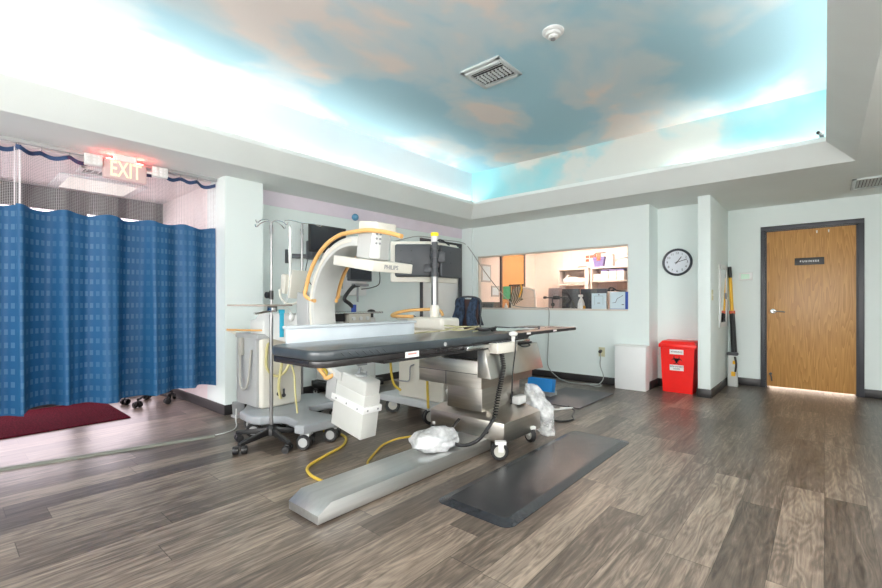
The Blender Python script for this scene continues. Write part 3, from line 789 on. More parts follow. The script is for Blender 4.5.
pm = thing('patient_monitor', (-3.95, 2.36, 1.29), 'beige patient monitor clamped to the second IV pole, turned away', 'monitor')
MB().obox((-3.93, 2.37, 1.295), (.045, .22, .28), (0, R(6), R(8)), .012).build('front_bezel', BEIGE, pm)
MB().obox((-3.97, 2.29, 1.295), (.07, .15, .19), (0, R(6), R(8)), .015).build('rear_shell', BEIGE, pm)
c = MB(); c.cyl((-4.0, 2.452, 1.25), (-4.0, 2.452, 1.33), .022); c.tube([(-4.0, 2.452, 1.29), (-3.99, 2.42, 1.29), (-3.97, 2.38, 1.29)], .014); c.build('pole_clamp', GREY, pm)
MB().tube([(-3.98, 2.20, 1.24), (-3.94, 2.19, 1.16), (-3.90, 2.24, 1.10), (-3.86, 2.32, 1.12), (-3.86, 2.36, 1.18)], .012, 8).build('cable', BEIGE, pm)

# ------------------------------------------------------------------ wall screen
tv = thing('wall_monitor', (-4.5, 3.06, 1.86), 'black flat screen on a wall arm behind the curved imaging arm', 'monitor')
MB().box(-4.475, -4.44, 2.82, 3.33, 1.70, 2.02, .006).build('bezel', BLACK, tv)
MB().box(-4.442, -4.438, 2.835, 3.315, 1.722, 2.005).build('screen', SCREEN, tv)
a = MB(); a.box(-4.72, -4.69, 2.67, 2.73, 1.57, 1.73, .004)
a.obox((-4.62, 2.82, 1.655), (.05, .28, .05), (0, 0, R(-28)), .005); a.box(-4.60, -4.475, 2.87, 2.97, 1.62, 1.84, .008)
a.build('wall_arm', DGREY, tv)
MB().tube([(-4.6, 2.9, 1.64), (-4.62, 2.88, 1.45), (-4.66, 3.0, 1.3), (-4.68, 3.05, 1.2)], .006, 6).build('cable', BLACK, tv)
single(MB().sphere((-4.66, 3.64, 2.235), .046), 'call_light', mat('blue_glass', (.12, .32, .50), .12), (-4.66, 3.64, 2.235), 'small blue dome light on the lilac wall band', 'light')

# ------------------------------------------------------------------ anesthesia machine
am = thing('anesthesia_machine', (-4.38, 3.35, 0), 'white anesthesia machine with dark screen against the wall behind the table', 'medical machine')
MB().box(-4.66, -4.12, 2.98, 3.66, .10, .18, .01).build('base', BLACK, am)
for x, y in ((-4.18, 3.02), (-4.18, 3.6), (-4.6, 3.02), (-4.6, 3.6)): caster(am, x, y, .04, .4, .035, hub=LGREY, top=.1)
MB().box(-4.66, -4.2, 3.05, 3.6, .18, .93, .012).build('body', OFFW, am)
for z in (.22, .46, .70):
    d = MB().box(-4.2, -4.185, 3.09, 3.56, z, z+.21, .005).build('drawer', WHITE, am)
    MB().box(-4.185, -4.17, 3.22, 3.44, z+.14, z+.16, .004).build('handle', GREY, d)
MB().box(-4.66, -4.06, 2.82, 3.60, .985, 1.005, .006).build('worktop', STEEL2, am)
MB().box(-4.64, -4.2, 3.0, 3.56, .93, .985).build('worktop_support', BLACK, am)
MB().box(-4.66, -4.40, 3.14, 3.62, 1.20, 1.62, .012).build('upper_cabinet', WHITE, am)
MB().box(-4.66, -4.45, 2.98, 3.18, 1.0, 1.20, .01).build('back_column', OFFW, am)
MB().box(-4.42, -4.38, 3.12, 3.24, 1.28, 1.44, .006).build('vaporizer', LGREY, am)
m_ = MB().box(-4.24, -4.19, 3.19, 3.53, 1.37, 1.66, .008).build('display', DGREY, am, label='dark display screen')
MB().box(-4.192, -4.188, 3.205, 3.515, 1.39, 1.645).build('screen', SCREEN, m_)
MB().box(-4.40, -4.22, 3.30, 3.42, 1.42, 1.5, .005).build('display_arm', GREY, am)
MB().tube([(-4.18, 3.32, 1.32), (-4.16, 3.22, 1.30), (-4.14, 3.12, 1.22), (-4.14, 3.08, 1.15), (-4.15, 3.16, 1.10), (-4.15, 3.22, 1.05)], .022, 10).build('breathing_hose', BLACK, am)
MB().box(-4.22, -4.14, 3.24, 3.44, 1.31, 1.34, .005).cyl((-4.18, 3.30, 1.12), (-4.18, 3.30, 1.31), .012).build('hose_block', GREY, am)
MB().cyl((-4.15, 3.22, 1.005), (-4.15, 3.22, 1.09), .03, bev=.005).build('absorber', ROYAL, am, label='blue absorber canister')
MB().sphere((-4.12, 3.46, 1.005), .05, (1, 1, .55)).build('mask', BLACK, am)
g = MB().box(-4.2, -4.1, 2.94, 3.06, .90, .985, .006); g.build('gauge_block', BLACK, am)
g = MB().box(-4.2, -4.08, 3.1, 3.42, .88, .985, .006); g.build('flow_panel', BEIGE, am)
for y in (3.16, 3.26, 3.36): MB().cyl((-4.08, y, .93), (-4.06, y, .93), .022, seg=14).build('dial', WHITE, am)
MB().tube([(-4.2, 3.5, 1.62), (-4.18, 3.62, 1.55), (-4.2, 3.66, 1.36), (-4.25, 3.58, 1.3), (-4.36, 3.5, 1.28)], .006, 6).build('cable', BLACK, am)
MB().tube([(-4.2, 2.92, 1.2), (-4.14, 2.88, 1.0), (-4.12, 2.88, .8)], .012, 8).build('gas_hose', YELLOW2, am)
MB().sphere((-4.2, 2.92, 1.2), .035).build('breathing_bag', WHITE, am)

# ------------------------------------------------------------------ mobile C-arm
ca = thing('c_arm', (-3.6, 1.97, 0), 'white mobile imaging C-arm with tan bumper rails reaching over the table', 'C-arm')
basep = [(-3.84, 1.78), (-3.78, 1.72), (-3.54, 1.70), (-3.46, 1.74), (-3.42, 1.84), (-3.34, 1.89), (-3.12, 1.87), (-3.04, 1.80), (-2.96, 1.83), (-2.95, 2.18), (-3.0, 2.22), (-3.10, 2.18),
         (-3.38, 2.14), (-3.50, 2.22), (-3.50, 2.42), (-3.42, 2.55), (-3.46, 2.62), (-3.90, 2.62), (-4.02, 2.5), (-4.02, 1.90)]
MB().prism(basep, 'z', .115, .185, .016, 3).build('base', mat('silver_grey_base', (.34, .36, .38), .35), ca)
for x, y, a in ((-2.99, 1.88, R(35)), (-3.0, 2.13, R(35)), (-3.60, 1.77, R(60)), (-3.80, 1.86, R(40)), (-3.52, 2.55, R(30)), (-3.86, 2.55, R(10))):
    caster(ca, x, y, .057, a, .055, True, BLACK, LGREY, LGREY, top=.12)
cab = MB().box(-4.06, -3.68, 1.86, 2.26, .185, .80, .03, 4).build('cabinet', BEIGE, ca)
MB().box(-4.10, -3.72, 1.835, 1.88, .20, .80, .01).build('side_panel', LGREY, cab, label='grey side panel')
MB().box(-4.14, -3.70, 1.84, 2.26, .79, .835, .012).build('top_panel', LGREY, cab)
lo = MB()
for y, z0, z1 in ((2.02, .30, .36), (2.07, .28, .34)): lo.cyl((-3.68, y, z0), (-3.672, y, z0), .018, seg=12); lo.box(-3.68, -3.672, y-.008, y+.008, z0, z1)
lo.build('hook', DGREY, cab)
MB().box(-3.69, -3.665, 2.14, 2.17, .52, .64, .005).build('handle', LGREY, cab)
MB().tube([(-4.22, 1.80, .86), (-4.05, 1.80, .866), (-3.86, 1.82, .87), (-3.74, 1.92, .87), (-3.74, 2.2, .87)], .009, 8).build('push_handle', TAN, ca)
MB().tube([(-4.22, 1.80, .86), (-4.17, 1.83, .84), (-4.10, 1.90, .80)], .014, 8).build('handle_bracket', BEIGE, ca)
# lift column and arm
MB().box(-3.98, -3.72, 1.90, 2.16, .83, .96, .02).build('lift_column', OFFW, ca)
MB().prism([(-3.96, .94), (-3.80, 1.02), (-3.20, 1.02), (-3.12, .96), (-3.12, .84), (-3.30, .78), (-3.62, .80), (-3.72, .83), (-3.96, .83)], 'y', 1.91, 2.11, .015, 3).build('horizontal_arm', OFFW, ca)
CXc, CZc, YA, YB = -2.455, 1.06, 1.87, 2.07
MB().prism(arc(CXc, CZc, .665, 168, 208, 8)+arc(CXc, CZc, .50, 208, 168, 8), 'y', YA-.01, YB+.01, .008).build('c_holder', LGREY, ca)
A = MB(); A.prism(arc(CXc, CZc, .508, 80, 258, 48)+arc(CXc, CZc, .445, 258, 80, 48), 'y', YA, YB, .006)
ring_ = A.build('c_ring', mat('c_ring_grey', (.56, .57, .55), .35), ca)
g = MB(); g.prism(arc(CXc, CZc, .488, 88, 250, 48)+arc(CXc, CZc, .47, 250, 88, 48), 'y', YA-.004, YB+.004); g.build('side_track', BEIGE, ring_)
for a0, a1 in ((120, 131), (146, 158)): MB().prism(arc(CXc, CZc, .505, a0, a1, 6)+arc(CXc, CZc, .522, a1, a0, 6), 'y', YA+.01, YA+.03).build('cable_clip', WHITE, ring_)
for y in (YA-.022, YB+.022):
    near = y < 2; dy = .03 if near else -.03
    RR = .53 if near else .47
    y = y if near else 2.105
    up = [(x, y, z) for x, z in arc(CXc, CZc, RR, 168, 94 if near else 122, 14)]
    st_ = [(CXc+k*math.cos(R(171)), y+dy, CZc+k*math.sin(R(171))) for k in (.44, .49)]
    pts = st_+up+([(-2.30, y, 1.590), (-2.18, y, 1.578), (-2.05, y, 1.552), (-1.92, y, 1.515)] if near else [(CXc+.46*math.cos(R(119)), y+dy, CZc+.46*math.sin(R(119)))])
    MB().tube(pts, .0148, 10, 4).build('bumper_rail', TAN, ca)
    lw = [(x, y, z) for x, z in arc(CXc, CZc, .54, 206, 244, 10)]+[(CXc+.50*math.cos(R(247)), y+dy, CZc+.50*math.sin(R(247)))]
    MB().tube(lw, .0148, 10, 4).build('bumper_rail', TAN, ca)
T = R(9)
def tilt(mb, c): return mb.xf(Matrix.Translation(c) @ Matrix.Rotation(T, 4, 'Y'))
hc = (-2.325, 1.965, 1.375)
dt = tilt(MB().box(-.21, .21, -.175, .175, -.033, .033, .007, 2), hc).build('detector_slab', BEIGE, ca)
cr = Matrix.Translation(hc) @ Matrix.Rotation(T, 4, 'Y')
w_ = text('lettering', 'PHILIPS', .038, (0, 0, 0), FX, GREY, dt, bold=.0006)
w_.data.transform(Matrix.Translation(wloc(dt)))
w_.data.transform(cr @ Matrix.Translation((.2105, -.02, .0)))
w_.data.transform(Matrix.Translation(-wloc(dt)))
tilt(MB().box(-.09, .07, -.085, .085, .033, .235, .018, 3), hc).build('detector_head', mat('head_grey', (.50, .51, .50), .4, var=.02), ca)
tilt(MB().box(-.085, .105, -.09, .09, .225, .285, .014, 3), hc).build('head_cap', BEIGE, ca)
kp = tilt(MB().prism([(.085, .045), (.125, .045), (.120, .235), (.090, .235)], 'y', -.115, -.045, .012, 3), hc).build('hand_control', WHITE, ca, label='white keypad on the detector head')
for i in range(2):
    for j in range(3): tilt(MB().cyl((.118, -.095+.03*i, .205-.03*j), (.130, -.095+.03*i, .205-.03*j), .0065, seg=10), hc).build('keypad_button', GREY, kp)
tc_ = (-2.49, 1.95, .40); T2 = T; T = R(10)
tk = tilt(MB().box(-.168, .168, -.07, .07, -.185, .12, .006, 2).box(-.172, .160, -.067, .067, .10, .215, .014, 3), tc_).build('tube_housing', mat('tank_enamel', (.60, .61, .58), .4, var=.02), ca)
tilt(MB().box(-.182, .182, -.083, .083, .0, .045, .005, 2), tc_).build('housing_band', WHITE, tk)
tilt(MB().cyl((.02, 0, .214), (.02, 0, .228), .042, seg=22, bev=.003), tc_).build('collimator_cap', LGREY, tk)
s_ = MB()
for x in (-.12, 0, .12): s_.cyl((x, -.083, .022), (x, -.086, .022), .007, seg=8)
for y in (-.045, .045): s_.cyl((.182, y, .022), (.185, y, .022), .007, seg=8)
tilt(s_, tc_).build('band_screw', GREY, tk)
tilt(MB().cyl((.0, 0, .215), (-.0, .0, .27), .01).cyl((.05, .02, .215), (.05, .02, .25), .006), tc_).build('cable_gland', GREY, tk)
tilt(MB().box(-.26, -.15, -.08, .08, -.02, .17, .01), tc_).build('tube_bracket', LGREY, tk)
T = T2
MB().tube([(-3.69, 1.93, .76), (-3.66, 1.90, .70), (-3.66, 1.90, .55), (-3.64, 1.97, .47), (-3.62, 2.05, .50), (-3.6, 2.1, .62)], .012, 8).build('cream_hose', YELLOW2, ca)
MB().tube([(-3.66, 2.05, .72), (-3.63, 2.02, .55), (-3.64, 2.0, .38), (-3.66, 2.03, .26)], .013, 8).build('cream_hose', YELLOW2, ca)
gh = MB(); gh.box(-4.0, -3.94, 1.80, 1.835, .64, .80, .008); gh.tube([(-3.97, 1.81, .66), (-3.95, 1.80, .50), (-3.92, 1.79, .38), (-3.86, 1.79, .35), (-3.80, 1.80, .42), (-3.78, 1.82, .70)], .010, 8)
gh.build('hand_switch', mat('hose_grey', (.42, .41, .37), .5), ca)
MB().tube([(-3.3, 2.1, .60), (-3.15, 2.15, .55), (-3.02, 2.12, .40), (-2.95, 2.16, .28), (-2.78, 2.12, .24)], .012, 8).build('yellow_hose', YELLOW, ca)
MB().tube([(-3.4, 1.98, .60), (-3.3, 1.95, .52), (-3.28, 1.95, .36), (-3.30, 1.98, .2)], .008, 8).build('yellow_hose', YELLOW2, ca)
fp = thing('floor_pedal', (-4.30, 1.96, 0), 'grey foot pedal leaning between the imaging cabinet and the column', 'pedal')
MB().obox((-4.31, 1.95, .085), (.03, .11, .15), (0, R(25), R(-30)), .008).build('plate', GREY, fp)
MB().box(-4.37, -4.25, 1.90, 2.0, 0, .02, .004).build('foot', LGREY, fp)

# yellow floor cables
single(MB().tube([(-3.25, 2.20, .010), (-3.117, 2.242, .010), (-2.947, 2.208, .010), (-2.806, 2.065, .010), (-2.72, 1.85, .010), (-2.63, 1.66, .010), (-2.50, 1.59, .010), (-2.351, 1.58, .010), (-2.19, 1.60, .010)], .010), 'power_cable', YELLOW, (-2.8, 2.0, 0), 'yellow cable snaking from under the C-arm to the steel floor rail', 'cable')
single(MB().tube([(-2.19, 1.90, .010), (-2.36, 1.95, .010), (-2.47, 2.09, .010), (-2.58, 2.28, .012), (-2.57, 2.42, .03), (-2.46, 2.46, .06), (-2.33, 2.44, .11), (-2.22, 2.40, .14)], .008), 'power_cable', YELLOW, (-2.5, 2.2, 0), 'yellow cable looping from the floor into the white plastic bag', 'cable')

# ------------------------------------------------------------------ procedure table
tb = thing('procedure_table', (-2.05, 2.9, 0), 'long steel procedure table with black padded floating top', 'table')
fr = MB().prism([(1.25, .012), (1.25, .055), (1.325, .10), (2.75, .10), (2.75, .012)], 'x', -2.17, -1.895, .002).build('floor_rail', STEEL2, tb)
fr.data.materials[0] = mat('rail_steel', (.66, .67, .66), .42, 1., var=.06, scale=3, stretch=(12, .3, 12))
ft = MB()
for y in (1.4, 2.6): ft.box(-2.14, -1.93, y-.06, y+.06, 0, .014)
ft.build('rail_foot', BLACK, fr)
cg = MB(); cg.box(-2.47, -1.75, 2.71, 3.25, .088, .235, .004); cg.frustum((-2.47, -1.75, 2.71, 3.25), .235, (-2.38, -1.93, 2.76, 3.22), .295)
cg.build('carriage', STEEL, tb)
for x, y, a in ((-1.725, 2.64, R(38)), (-1.76, 3.12, R(-25)), (-2.44, 2.74, R(-100)), (-2.44, 3.18, R(120))):
    caster(tb, x, y, .064, a, .034, False, BLACK, OFFW, HUB, top=.13)
MB().cyl((-1.90, 2.71, .15), (-1.90, 2.70, .15), .014).build('lock_knob', BLACK, tb)
MB().box(-2.28, -1.94, 2.70, 3.24, .29, .52, .004).build('pedestal', STEEL, tb)
MB().box(-2.44, -1.83, 2.54, 3.26, .50, .70, .004).build('upper_cover', STEEL, tb)
MB().box(-2.16, -2.156, 2.537, 2.54, .50, .60).box(-2.44, -1.83, 2.537, 2.54, .60, .604).build('cover_seam', DGREY, tb)
sc_ = MB().prism([(-1.85, .785), (-1.79, .785), (-1.735, .585), (-1.85, .585)], 'y', 2.52, 3.27, .003).build('side_cover', STEEL2, tb)
sc_.data.materials[0] = mat('satin_steel', (.62, .60, .57), .28, 1., var=.08, scale=5)
MB().box(-2.26, -1.87, 2.60, 3.24, .69, .80, .004).build('slide_carriage', BLACK, tb)
MB().box(-2.30, -1.80, 1.6, 3.2, .785, .80).build('sub_frame', BLACK, tb)
def rrect(x0, x1, y0, y1, r0, r1, n=7):
    P = []
    for cxx, cyy, a, r in ((x0+r0, y0+r0, 180, r0), (x1-r0, y0+r0, 270, r0), (x1-r1, y1-r1, 0, r1), (x0+r1, y1-r1, 90, r1)):
        P += [(cxx+r*math.cos(R(a+90*i/n)), cyy+r*math.sin(R(a+90*i/n))) for i in range(n+1)]
    return P
MB().prism(rrect(-2.295, -1.805, 1.195, 3.02, .09, .02), 'z', .80, .833, .003).build('top_frame', mat('black_enamel', (.022, .020, .021), .25, var=.3, scale=14), tb)
MB().prism([(1.9, .845), (1.9, .878), (4.06, .878), (4.06, .850), (3.25, .850), (3.02, .826), (1.9, .826)], 'x', -2.295, -1.81, .002).build('table_board', CARBON, tb)
pad = MB(); pad.prism(rrect(-2.30, -1.80, 1.185, 2.99, .10, .02), 'z', .834, .885, .012, 3)
pad.build('mattress_pad', VINYL, tb)
wr = MB()
for i in range(7):
    y = 1.30+i*.045; wr.tube([(-1.82, y, .882), (-1.800, y+.02, .868), (-1.799, y+.05, .845)], .003, 5)
wr.build('pad_wrinkle', VINYL, tb)
MB().box(-1.8045, -1.8015, 1.765, 1.875, .800, .834).build('warning_label', PAPER, tb, label='white label with red print')
MB().box(-1.8018, -1.801, 1.785, 1.855, .816, .826).build('label_print', mat('red_print', (.6, .30, .27), .6), tb)
MB().prism([(3.0, .829), (3.0, .875), (4.062, .875), (4.062, .852), (3.25, .852), (3.05, .829)], 'x', -1.811, -1.8065).build('board_edge', mat('edge_black', (.018, .018, .02), .7), tb)
lb = MB()
for y in (3.16, 3.62): lb.box(-1.807, -1.8045, y-.03, y+.03, .859, .874)
lb.build('white_label', PAPER, tb)
MB().cyl((-1.8, 2.11, .855), (-1.797, 2.11, .855), .013, seg=14).build('pad_badge', LGREY, tb)
MB().box(-1.80, -1.765, 2.30, 2.56, .80, .826, .004).build('side_rail', STEEL2, tb)
MB().box(-1.80, -1.77, 2.9, 3.12, .81, .83, .004).build('side_rail', STEEL2, tb)
MB().prism([(2.86, .80), (2.90, .832), (3.16, .84), (3.10, .81), (2.92, .79)], 'x', -1.86, -1.80, .002).build('rail_bracket', BLACK, tb)
pb = MB().box(-1.80, -1.715, 2.58, 2.84, .755, .828, .008, 2).build('control_box', BEIGE, tb, label='beige hand control box with black buttons')
bt = MB()
for i in range(6): bt.box(-1.78, -1.745, 2.60+i*.033, 2.622+i*.033, .828, .838, .002)
bt.build('push_button', DGREY, pb)
js = MB(); js.cyl((-1.735, 2.81, .825), (-1.735, 2.81, .865), .014); js.sphere((-1.735, 2.81, .885), .033, (1, 1, .62)); js.build('joystick', OFFW, pb)
hel = []
pth = [Vector(p) for p in ((-1.74, 2.66, .755), (-1.725, 2.665, .66), (-1.725, 2.64, .58), (-1.715, 2.58, .47), (-1.69, 2.50, .34))]
for i in range(260):
    u = i/259*(len(pth)-1); k = min(int(u), len(pth)-2); p = pth[k].lerp(pth[k+1], u-k)
    a = i*.75; rr = .015
    hel.append(p+Vector((math.cos(a)*rr, math.sin(a)*rr, 0)))
cd = MB(); cd.tube(hel, .0045, 5, smooth=False)
cd.tube([(-1.69, 2.50, .34), (-1.70, 2.44, .28), (-1.74, 2.38, .20), (-1.84, 2.35, .15), (-2.0, 2.42, .13), (-2.12, 2.56, .16), (-2.16, 2.70, .20)], .012, 8)
cd.build('coiled_cord', BLACK, tb)
MB().tube([(-1.735, 2.83, .86), (-1.70, 2.79, .80), (-1.72, 2.78, .62), (-1.74, 2.80, .48), (-1.76, 2.82, .36)], .005, 6).tube([(-1.74, 2.80, .46), (-1.745, 2.805, .42)], .008, smooth=False).build('control_cable', BLACK, tb)
MB().tube([(-1.76, 2.86, .83), (-1.74, 2.95, .78), (-1.74, 3.06, .78), (-1.78, 3.10, .79)], .006, 6).build('control_cable', BLACK, tb)
# side shield
ss = MB().box(-2.345, -2.315, 1.33, 2.36, .80, .972, .003).build('side_shield', mat('shield_white', (.60, .67, .72), .35), tb, label='white upright shield along the far side of the pad')
MB().box(-2.36, -2.30, 1.32, 2.37, .965, .982, .003).build('shield_ledge', mat('shield_grey', (.50, .55, .58), .35), ss)
MB().box(-2.315, -2.29, 1.6, 1.64, .80, .84).box(-2.315, -2.29, 2.1, 2.14, .80, .84).build('shield_clamp', STEEL2, ss)

# plastic bags
def blob(c, r, sc, seed, amp, freq=2.2):
    t = bmesh.new(); bmesh.ops.create_icosphere(t, subdivisions=4, radius=1)
    for v in t.verts:
        n = v.co.normalized(); q = n*freq+Vector((seed, seed*.7, 0))
        d = 1+amp*mnoise.noise(q)+amp*.6*abs(mnoise.noise(q*2.6))+amp*.35*mnoise.noise(q*5.)
        v.co = Vector((n.x*sc[0], n.y*sc[1], n.z*sc[2]))*r*d
        if v.co.z < -sc[2]*r*.72: v.co.z = -sc[2]*r*.72
    m = MB(); m._merge(t, Matrix.Translation(c)); return m
bb = blob((-2.06, 2.31, .157), 1., (.135, .19, .078), 3.3, .20)
single(bb, 'plastic_bag', BAG, (-2.06, 2.31, .1), 'crumpled white plastic bag lying on the steel floor rail', 'plastic bag', ang=180)
fs = thing('foot_switch', (-2.06, 2.37, .1), 'dark foot switch wrapped inside the white bag on the floor rail', 'foot switch')
MB().prism([(-.10, 0), (-.10, .05), (.02, .085), (.09, .03), (.09, 0)], 'y', -.06, .06, .008).xf(Matrix.Translation((-2.05, 2.35, .102)) @ Matrix.Scale(.8, 4) @ Matrix.Rotation(R(30), 4, 'Z')).build('body', mat('slate_plastic', (.12, .17, .23), .45), fs)
b2 = MB()
def bagfn(u, v):
    a = 2*PI*u; z = .42*(1-v)
    rad = .035+.07*math.sin(PI*min(1, v*.9+.05))**.8
    q = Vector((math.cos(a)*2, math.sin(a)*2, v*6))
    rad *= 1+.30*mnoise.noise(q)+.14*mnoise.noise(q*2.7)
    cxb = -1.88+.13*v; cyb_ = 3.33+.05*v
    return (cxb+rad*math.cos(a), cyb_+rad*math.sin(a)*.8, max(.004, z))
b2.grid(bagfn, 48, 40)
single(b2, 'plastic_bag', CLEARBAG, (-1.8, 3.35, 0), 'clear plastic bag drooping off the rear corner of the steel carriage', 'plastic bag', ang=180)
single(blob((-2.40, 2.95, .345), 1., (.05, .07, .05), 8.1, .7), 'crumpled_tissue', PAPER, (-2.42, 2.95, .295), 'crumpled off-white tissue on the steel carriage beside its pedestal', 'tissue', ang=180)
bx = MB().box(-1.93, -1.86, 3.10, 3.22, .285, .355, .012)
single(bx, 'foam_block', OFFW, (-1.84, 3.1, .265), 'small off-white block sitting on the carriage beside the clear bag', 'block')

# things on the table
def loop_coil(c, rx, ry, n, r, z0, dz):
    P = []
    for i in range(n*14):
        a = 2*PI*i/14; k = 1+.12*math.sin(i*1.7)
        P.append((c[0]+rx*k*math.cos(a), c[1]+ry*k*math.sin(a), z0+dz*(i/(n*14))+.006*math.sin(i*.9)))
    return P
single(MB().tube(loop_coil((-2.13, 2.70), .10, .15, 2, .006, .892, .05)+[(-2.26, 2.60, .895), (-2.27, 2.45, .893), (-2.25, 2.3, .893)], .0048, 6, 2), 'cable_coil', mat('olive_cable', (.42, .39, .22), .4), (-2.13, 2.7, .885), 'coil of pale yellow cable lying on the black pad', 'cable')
single(MB().tube(loop_coil((-2.02, 2.86), .06, .10, 2, .006, .895, .025), .007, 6, 2), 'cable_coil', BLACK, (-2.02, 2.86, .885), 'small coil of black cable beside the pale yellow coil', 'cable')
def cl(u, v):
    x = -2.24+.30*u; y = 3.03+.46*v
    return (x+.02*math.sin(v*9), y, .882+.012*abs(mnoise.noise(Vector((u*4, v*5, 1))))+.004)
single(MB().grid(cl, 24, 30, .003), 'folded_cloth', mat('pale_cloth', (.55, .60, .58), .8, var=.1), (-2.1, 3.25, .88), 'pale grey cloth spread on the far end of the table board', 'cloth', ang=80)
single(MB().cyl((-1.93, 3.56, .879), (-1.93, 3.56, .905), .011).tube([(-1.93, 3.56, .893), (-2.02, 3.45, .893), (-2.1, 3.36, .893), (-2.16, 3.2, .905)], .005), 'cable_plug', DGREY, (-1.93, 3.56, .88), 'dark cable plug lying on the bare table board', 'plug')

# ------------------------------------------------------------------ monitor cart
mc = thing('monitor_cart', (-2.95, 3.2, 0), 'beige monitor cart with two screens turned away behind the table', 'cart')
MB().prism(rrect(-3.42, -2.56, 2.95, 3.50, .06, .06), 'z', .135, .20, .012).build('base', mat('cart_base_grey', (.50, .52, .54), .4), mc)
for x, y, a in ((-3.30, 3.08, R(35)), (-2.72, 3.0, R(70)), (-3.33, 3.42, R(30)), (-2.68, 3.42, R(10))):
    caster(mc, x, y, .074, a, .036, False, BLACK, LGREY, HUB, top=.15)
MB().box(-3.17, -2.58, 3.0, 3.32, .20, .88, .025, 3).build('body', BEIGE, mc)
MB().box(-3.02, -2.56, 2.97, 3.22, .86, .975, .03, 4).build('top_housing', BEIGE, mc)
MB().tube([(-2.90, 2.94, .985), (-3.02, 2.90, .985), (-3.16, 2.92, .985), (-3.25, 3.02, 1.0), (-3.24, 3.14, 1.025), (-3.15, 3.26, 1.04), (-2.98, 3.38, 1.04), (-2.93, 3.40, .98)], .016, 10).build('grab_rail', TAN, mc)
MB().box(-3.18, -2.95, 2.98, 3.40, .945, .968, .006).build('keyboard_shelf', BEIGE, mc)
single(MB().sphere((-3.08, 3.10, .968), .05, (.7, 1.1, .5)), 'computer_mouse', DGREY, (-3.08, 3.1, .968), 'dark computer mouse resting on the monitor cart shelf', 'mouse')
colx, coly = -2.80, 3.13
MB().cyl((colx, coly, .96), (colx, coly, 1.09), .045, seg=20, bev=.004).build('column_sleeve', BEIGE, mc)
MB().cyl((colx, coly, 1.09), (colx, coly, 1.36), .034, seg=20).build('column', POLE, mc)
Rv = Vector((.755, .656, 0)); Fv = Vector((-.656, .755, 0))
P0 = Vector((colx, coly, 0))
br = MB()
br.cyl((colx, coly, 1.33), (colx, coly, 1.69), .030)
for z in (1.38, 1.47, 1.56, 1.64): br.cyl((colx, coly, z-.02), (colx, coly, z+.02), .042)
c_ = P0+Rv*.05+Fv*.03; br.obox((c_.x, c_.y, 1.55), (.10, .05, .10), (0, 0, math.atan2(Rv.y, Rv.x)), .008)
c_ = P0-Rv*.05+Fv*.03; br.obox((c_.x, c_.y, 1.44), (.10, .05, .08), (0, 0, math.atan2(Rv.y, Rv.x)), .008)
br.build('monitor_bracket', DGREY, mc)
def mon(center, ang, w, hgt, z, pinkish=False):
    M = Matrix.Translation((center.x, center.y, z)) @ Matrix.Rotation(ang, 4, 'Z')
    sh = MB().box(-w/2, w/2, 0, .075, -hgt/2, hgt/2, .02, 3, M).build('monitor_shell', DGREY, mc)
    MB().box(-w/2-.05, w/2+.02, .07, .10, -hgt/2-.05, hgt/2+.035, .01, 2, M).build('monitor_bezel', BEIGE, sh)
    MB().box(-w/2-.02, w/2-.01, .10, .104, -hgt/2-.02, hgt/2+.01, 0, 2, M).build('monitor_screen', SCREEN, sh)
    q = MB()
    for x in (-.12, -.02):
        for zz in (.09, -.01): q.cyl((x, -.003, zz), (x, .004, zz), .006, seg=8)
    q.xf(M).build('shell_screw', BLACK, sh)
aR = math.atan2(Rv.y, Rv.x)
mon(P0+Fv*.04-Rv*.205, aR, .36, .315, 1.522)
d60 = aR+R(52)
dv = Vector((math.cos(d60), math.sin(d60), 0))
mon(P0+Rv*.05+Fv*.02+dv*.19, d60, .34, .31, 1.515)
al = MB(); al.cyl((colx, coly, 1.69), (colx, coly, 1.745), .036, seg=20); wl = al.build('lamp_base', WHITE, mc)
MB().cyl((colx, coly, 1.745), (colx, coly, 1.78), .038, seg=20, bev=.006).build('warning_lamp', mat('yellow_lamp', (.95, .72, .02), .3, emit=(1, .7, .02), estr=.3), mc, label='yellow warning lamp')
MB().tube([(-3.16, 2.99, .84), (-3.20, 2.95, .70), (-3.22, 2.95, .50), (-3.20, 2.97, .32), (-3.12, 2.99, .26)], .012, 8).build('yellow_cable', YELLOW, mc)
MB().tube([(-3.05, 2.98, .86), (-2.95, 2.95, .72), (-2.80, 2.93, .64), (-2.72, 2.93, .56), (-2.71, 2.93, .34), (-2.70, 2.93, .16)], .012, 8).build('yellow_cable', YELLOW, mc)
MB().tube([(-3.18, 2.96, .36), (-3.05, 2.965, .36), (-2.98, 2.97, .38), (-2.97, 2.97, .50), (-2.92, 2.97, .53)], .007, 8).build('wire_hook', GREY, mc)
MB().tube([(colx+.0, coly-.02, 1.66), (colx+.05, coly+.02, 1.71), (colx+.10, coly+.10, 1.66)], .007).build('cable', BLACK, mc)

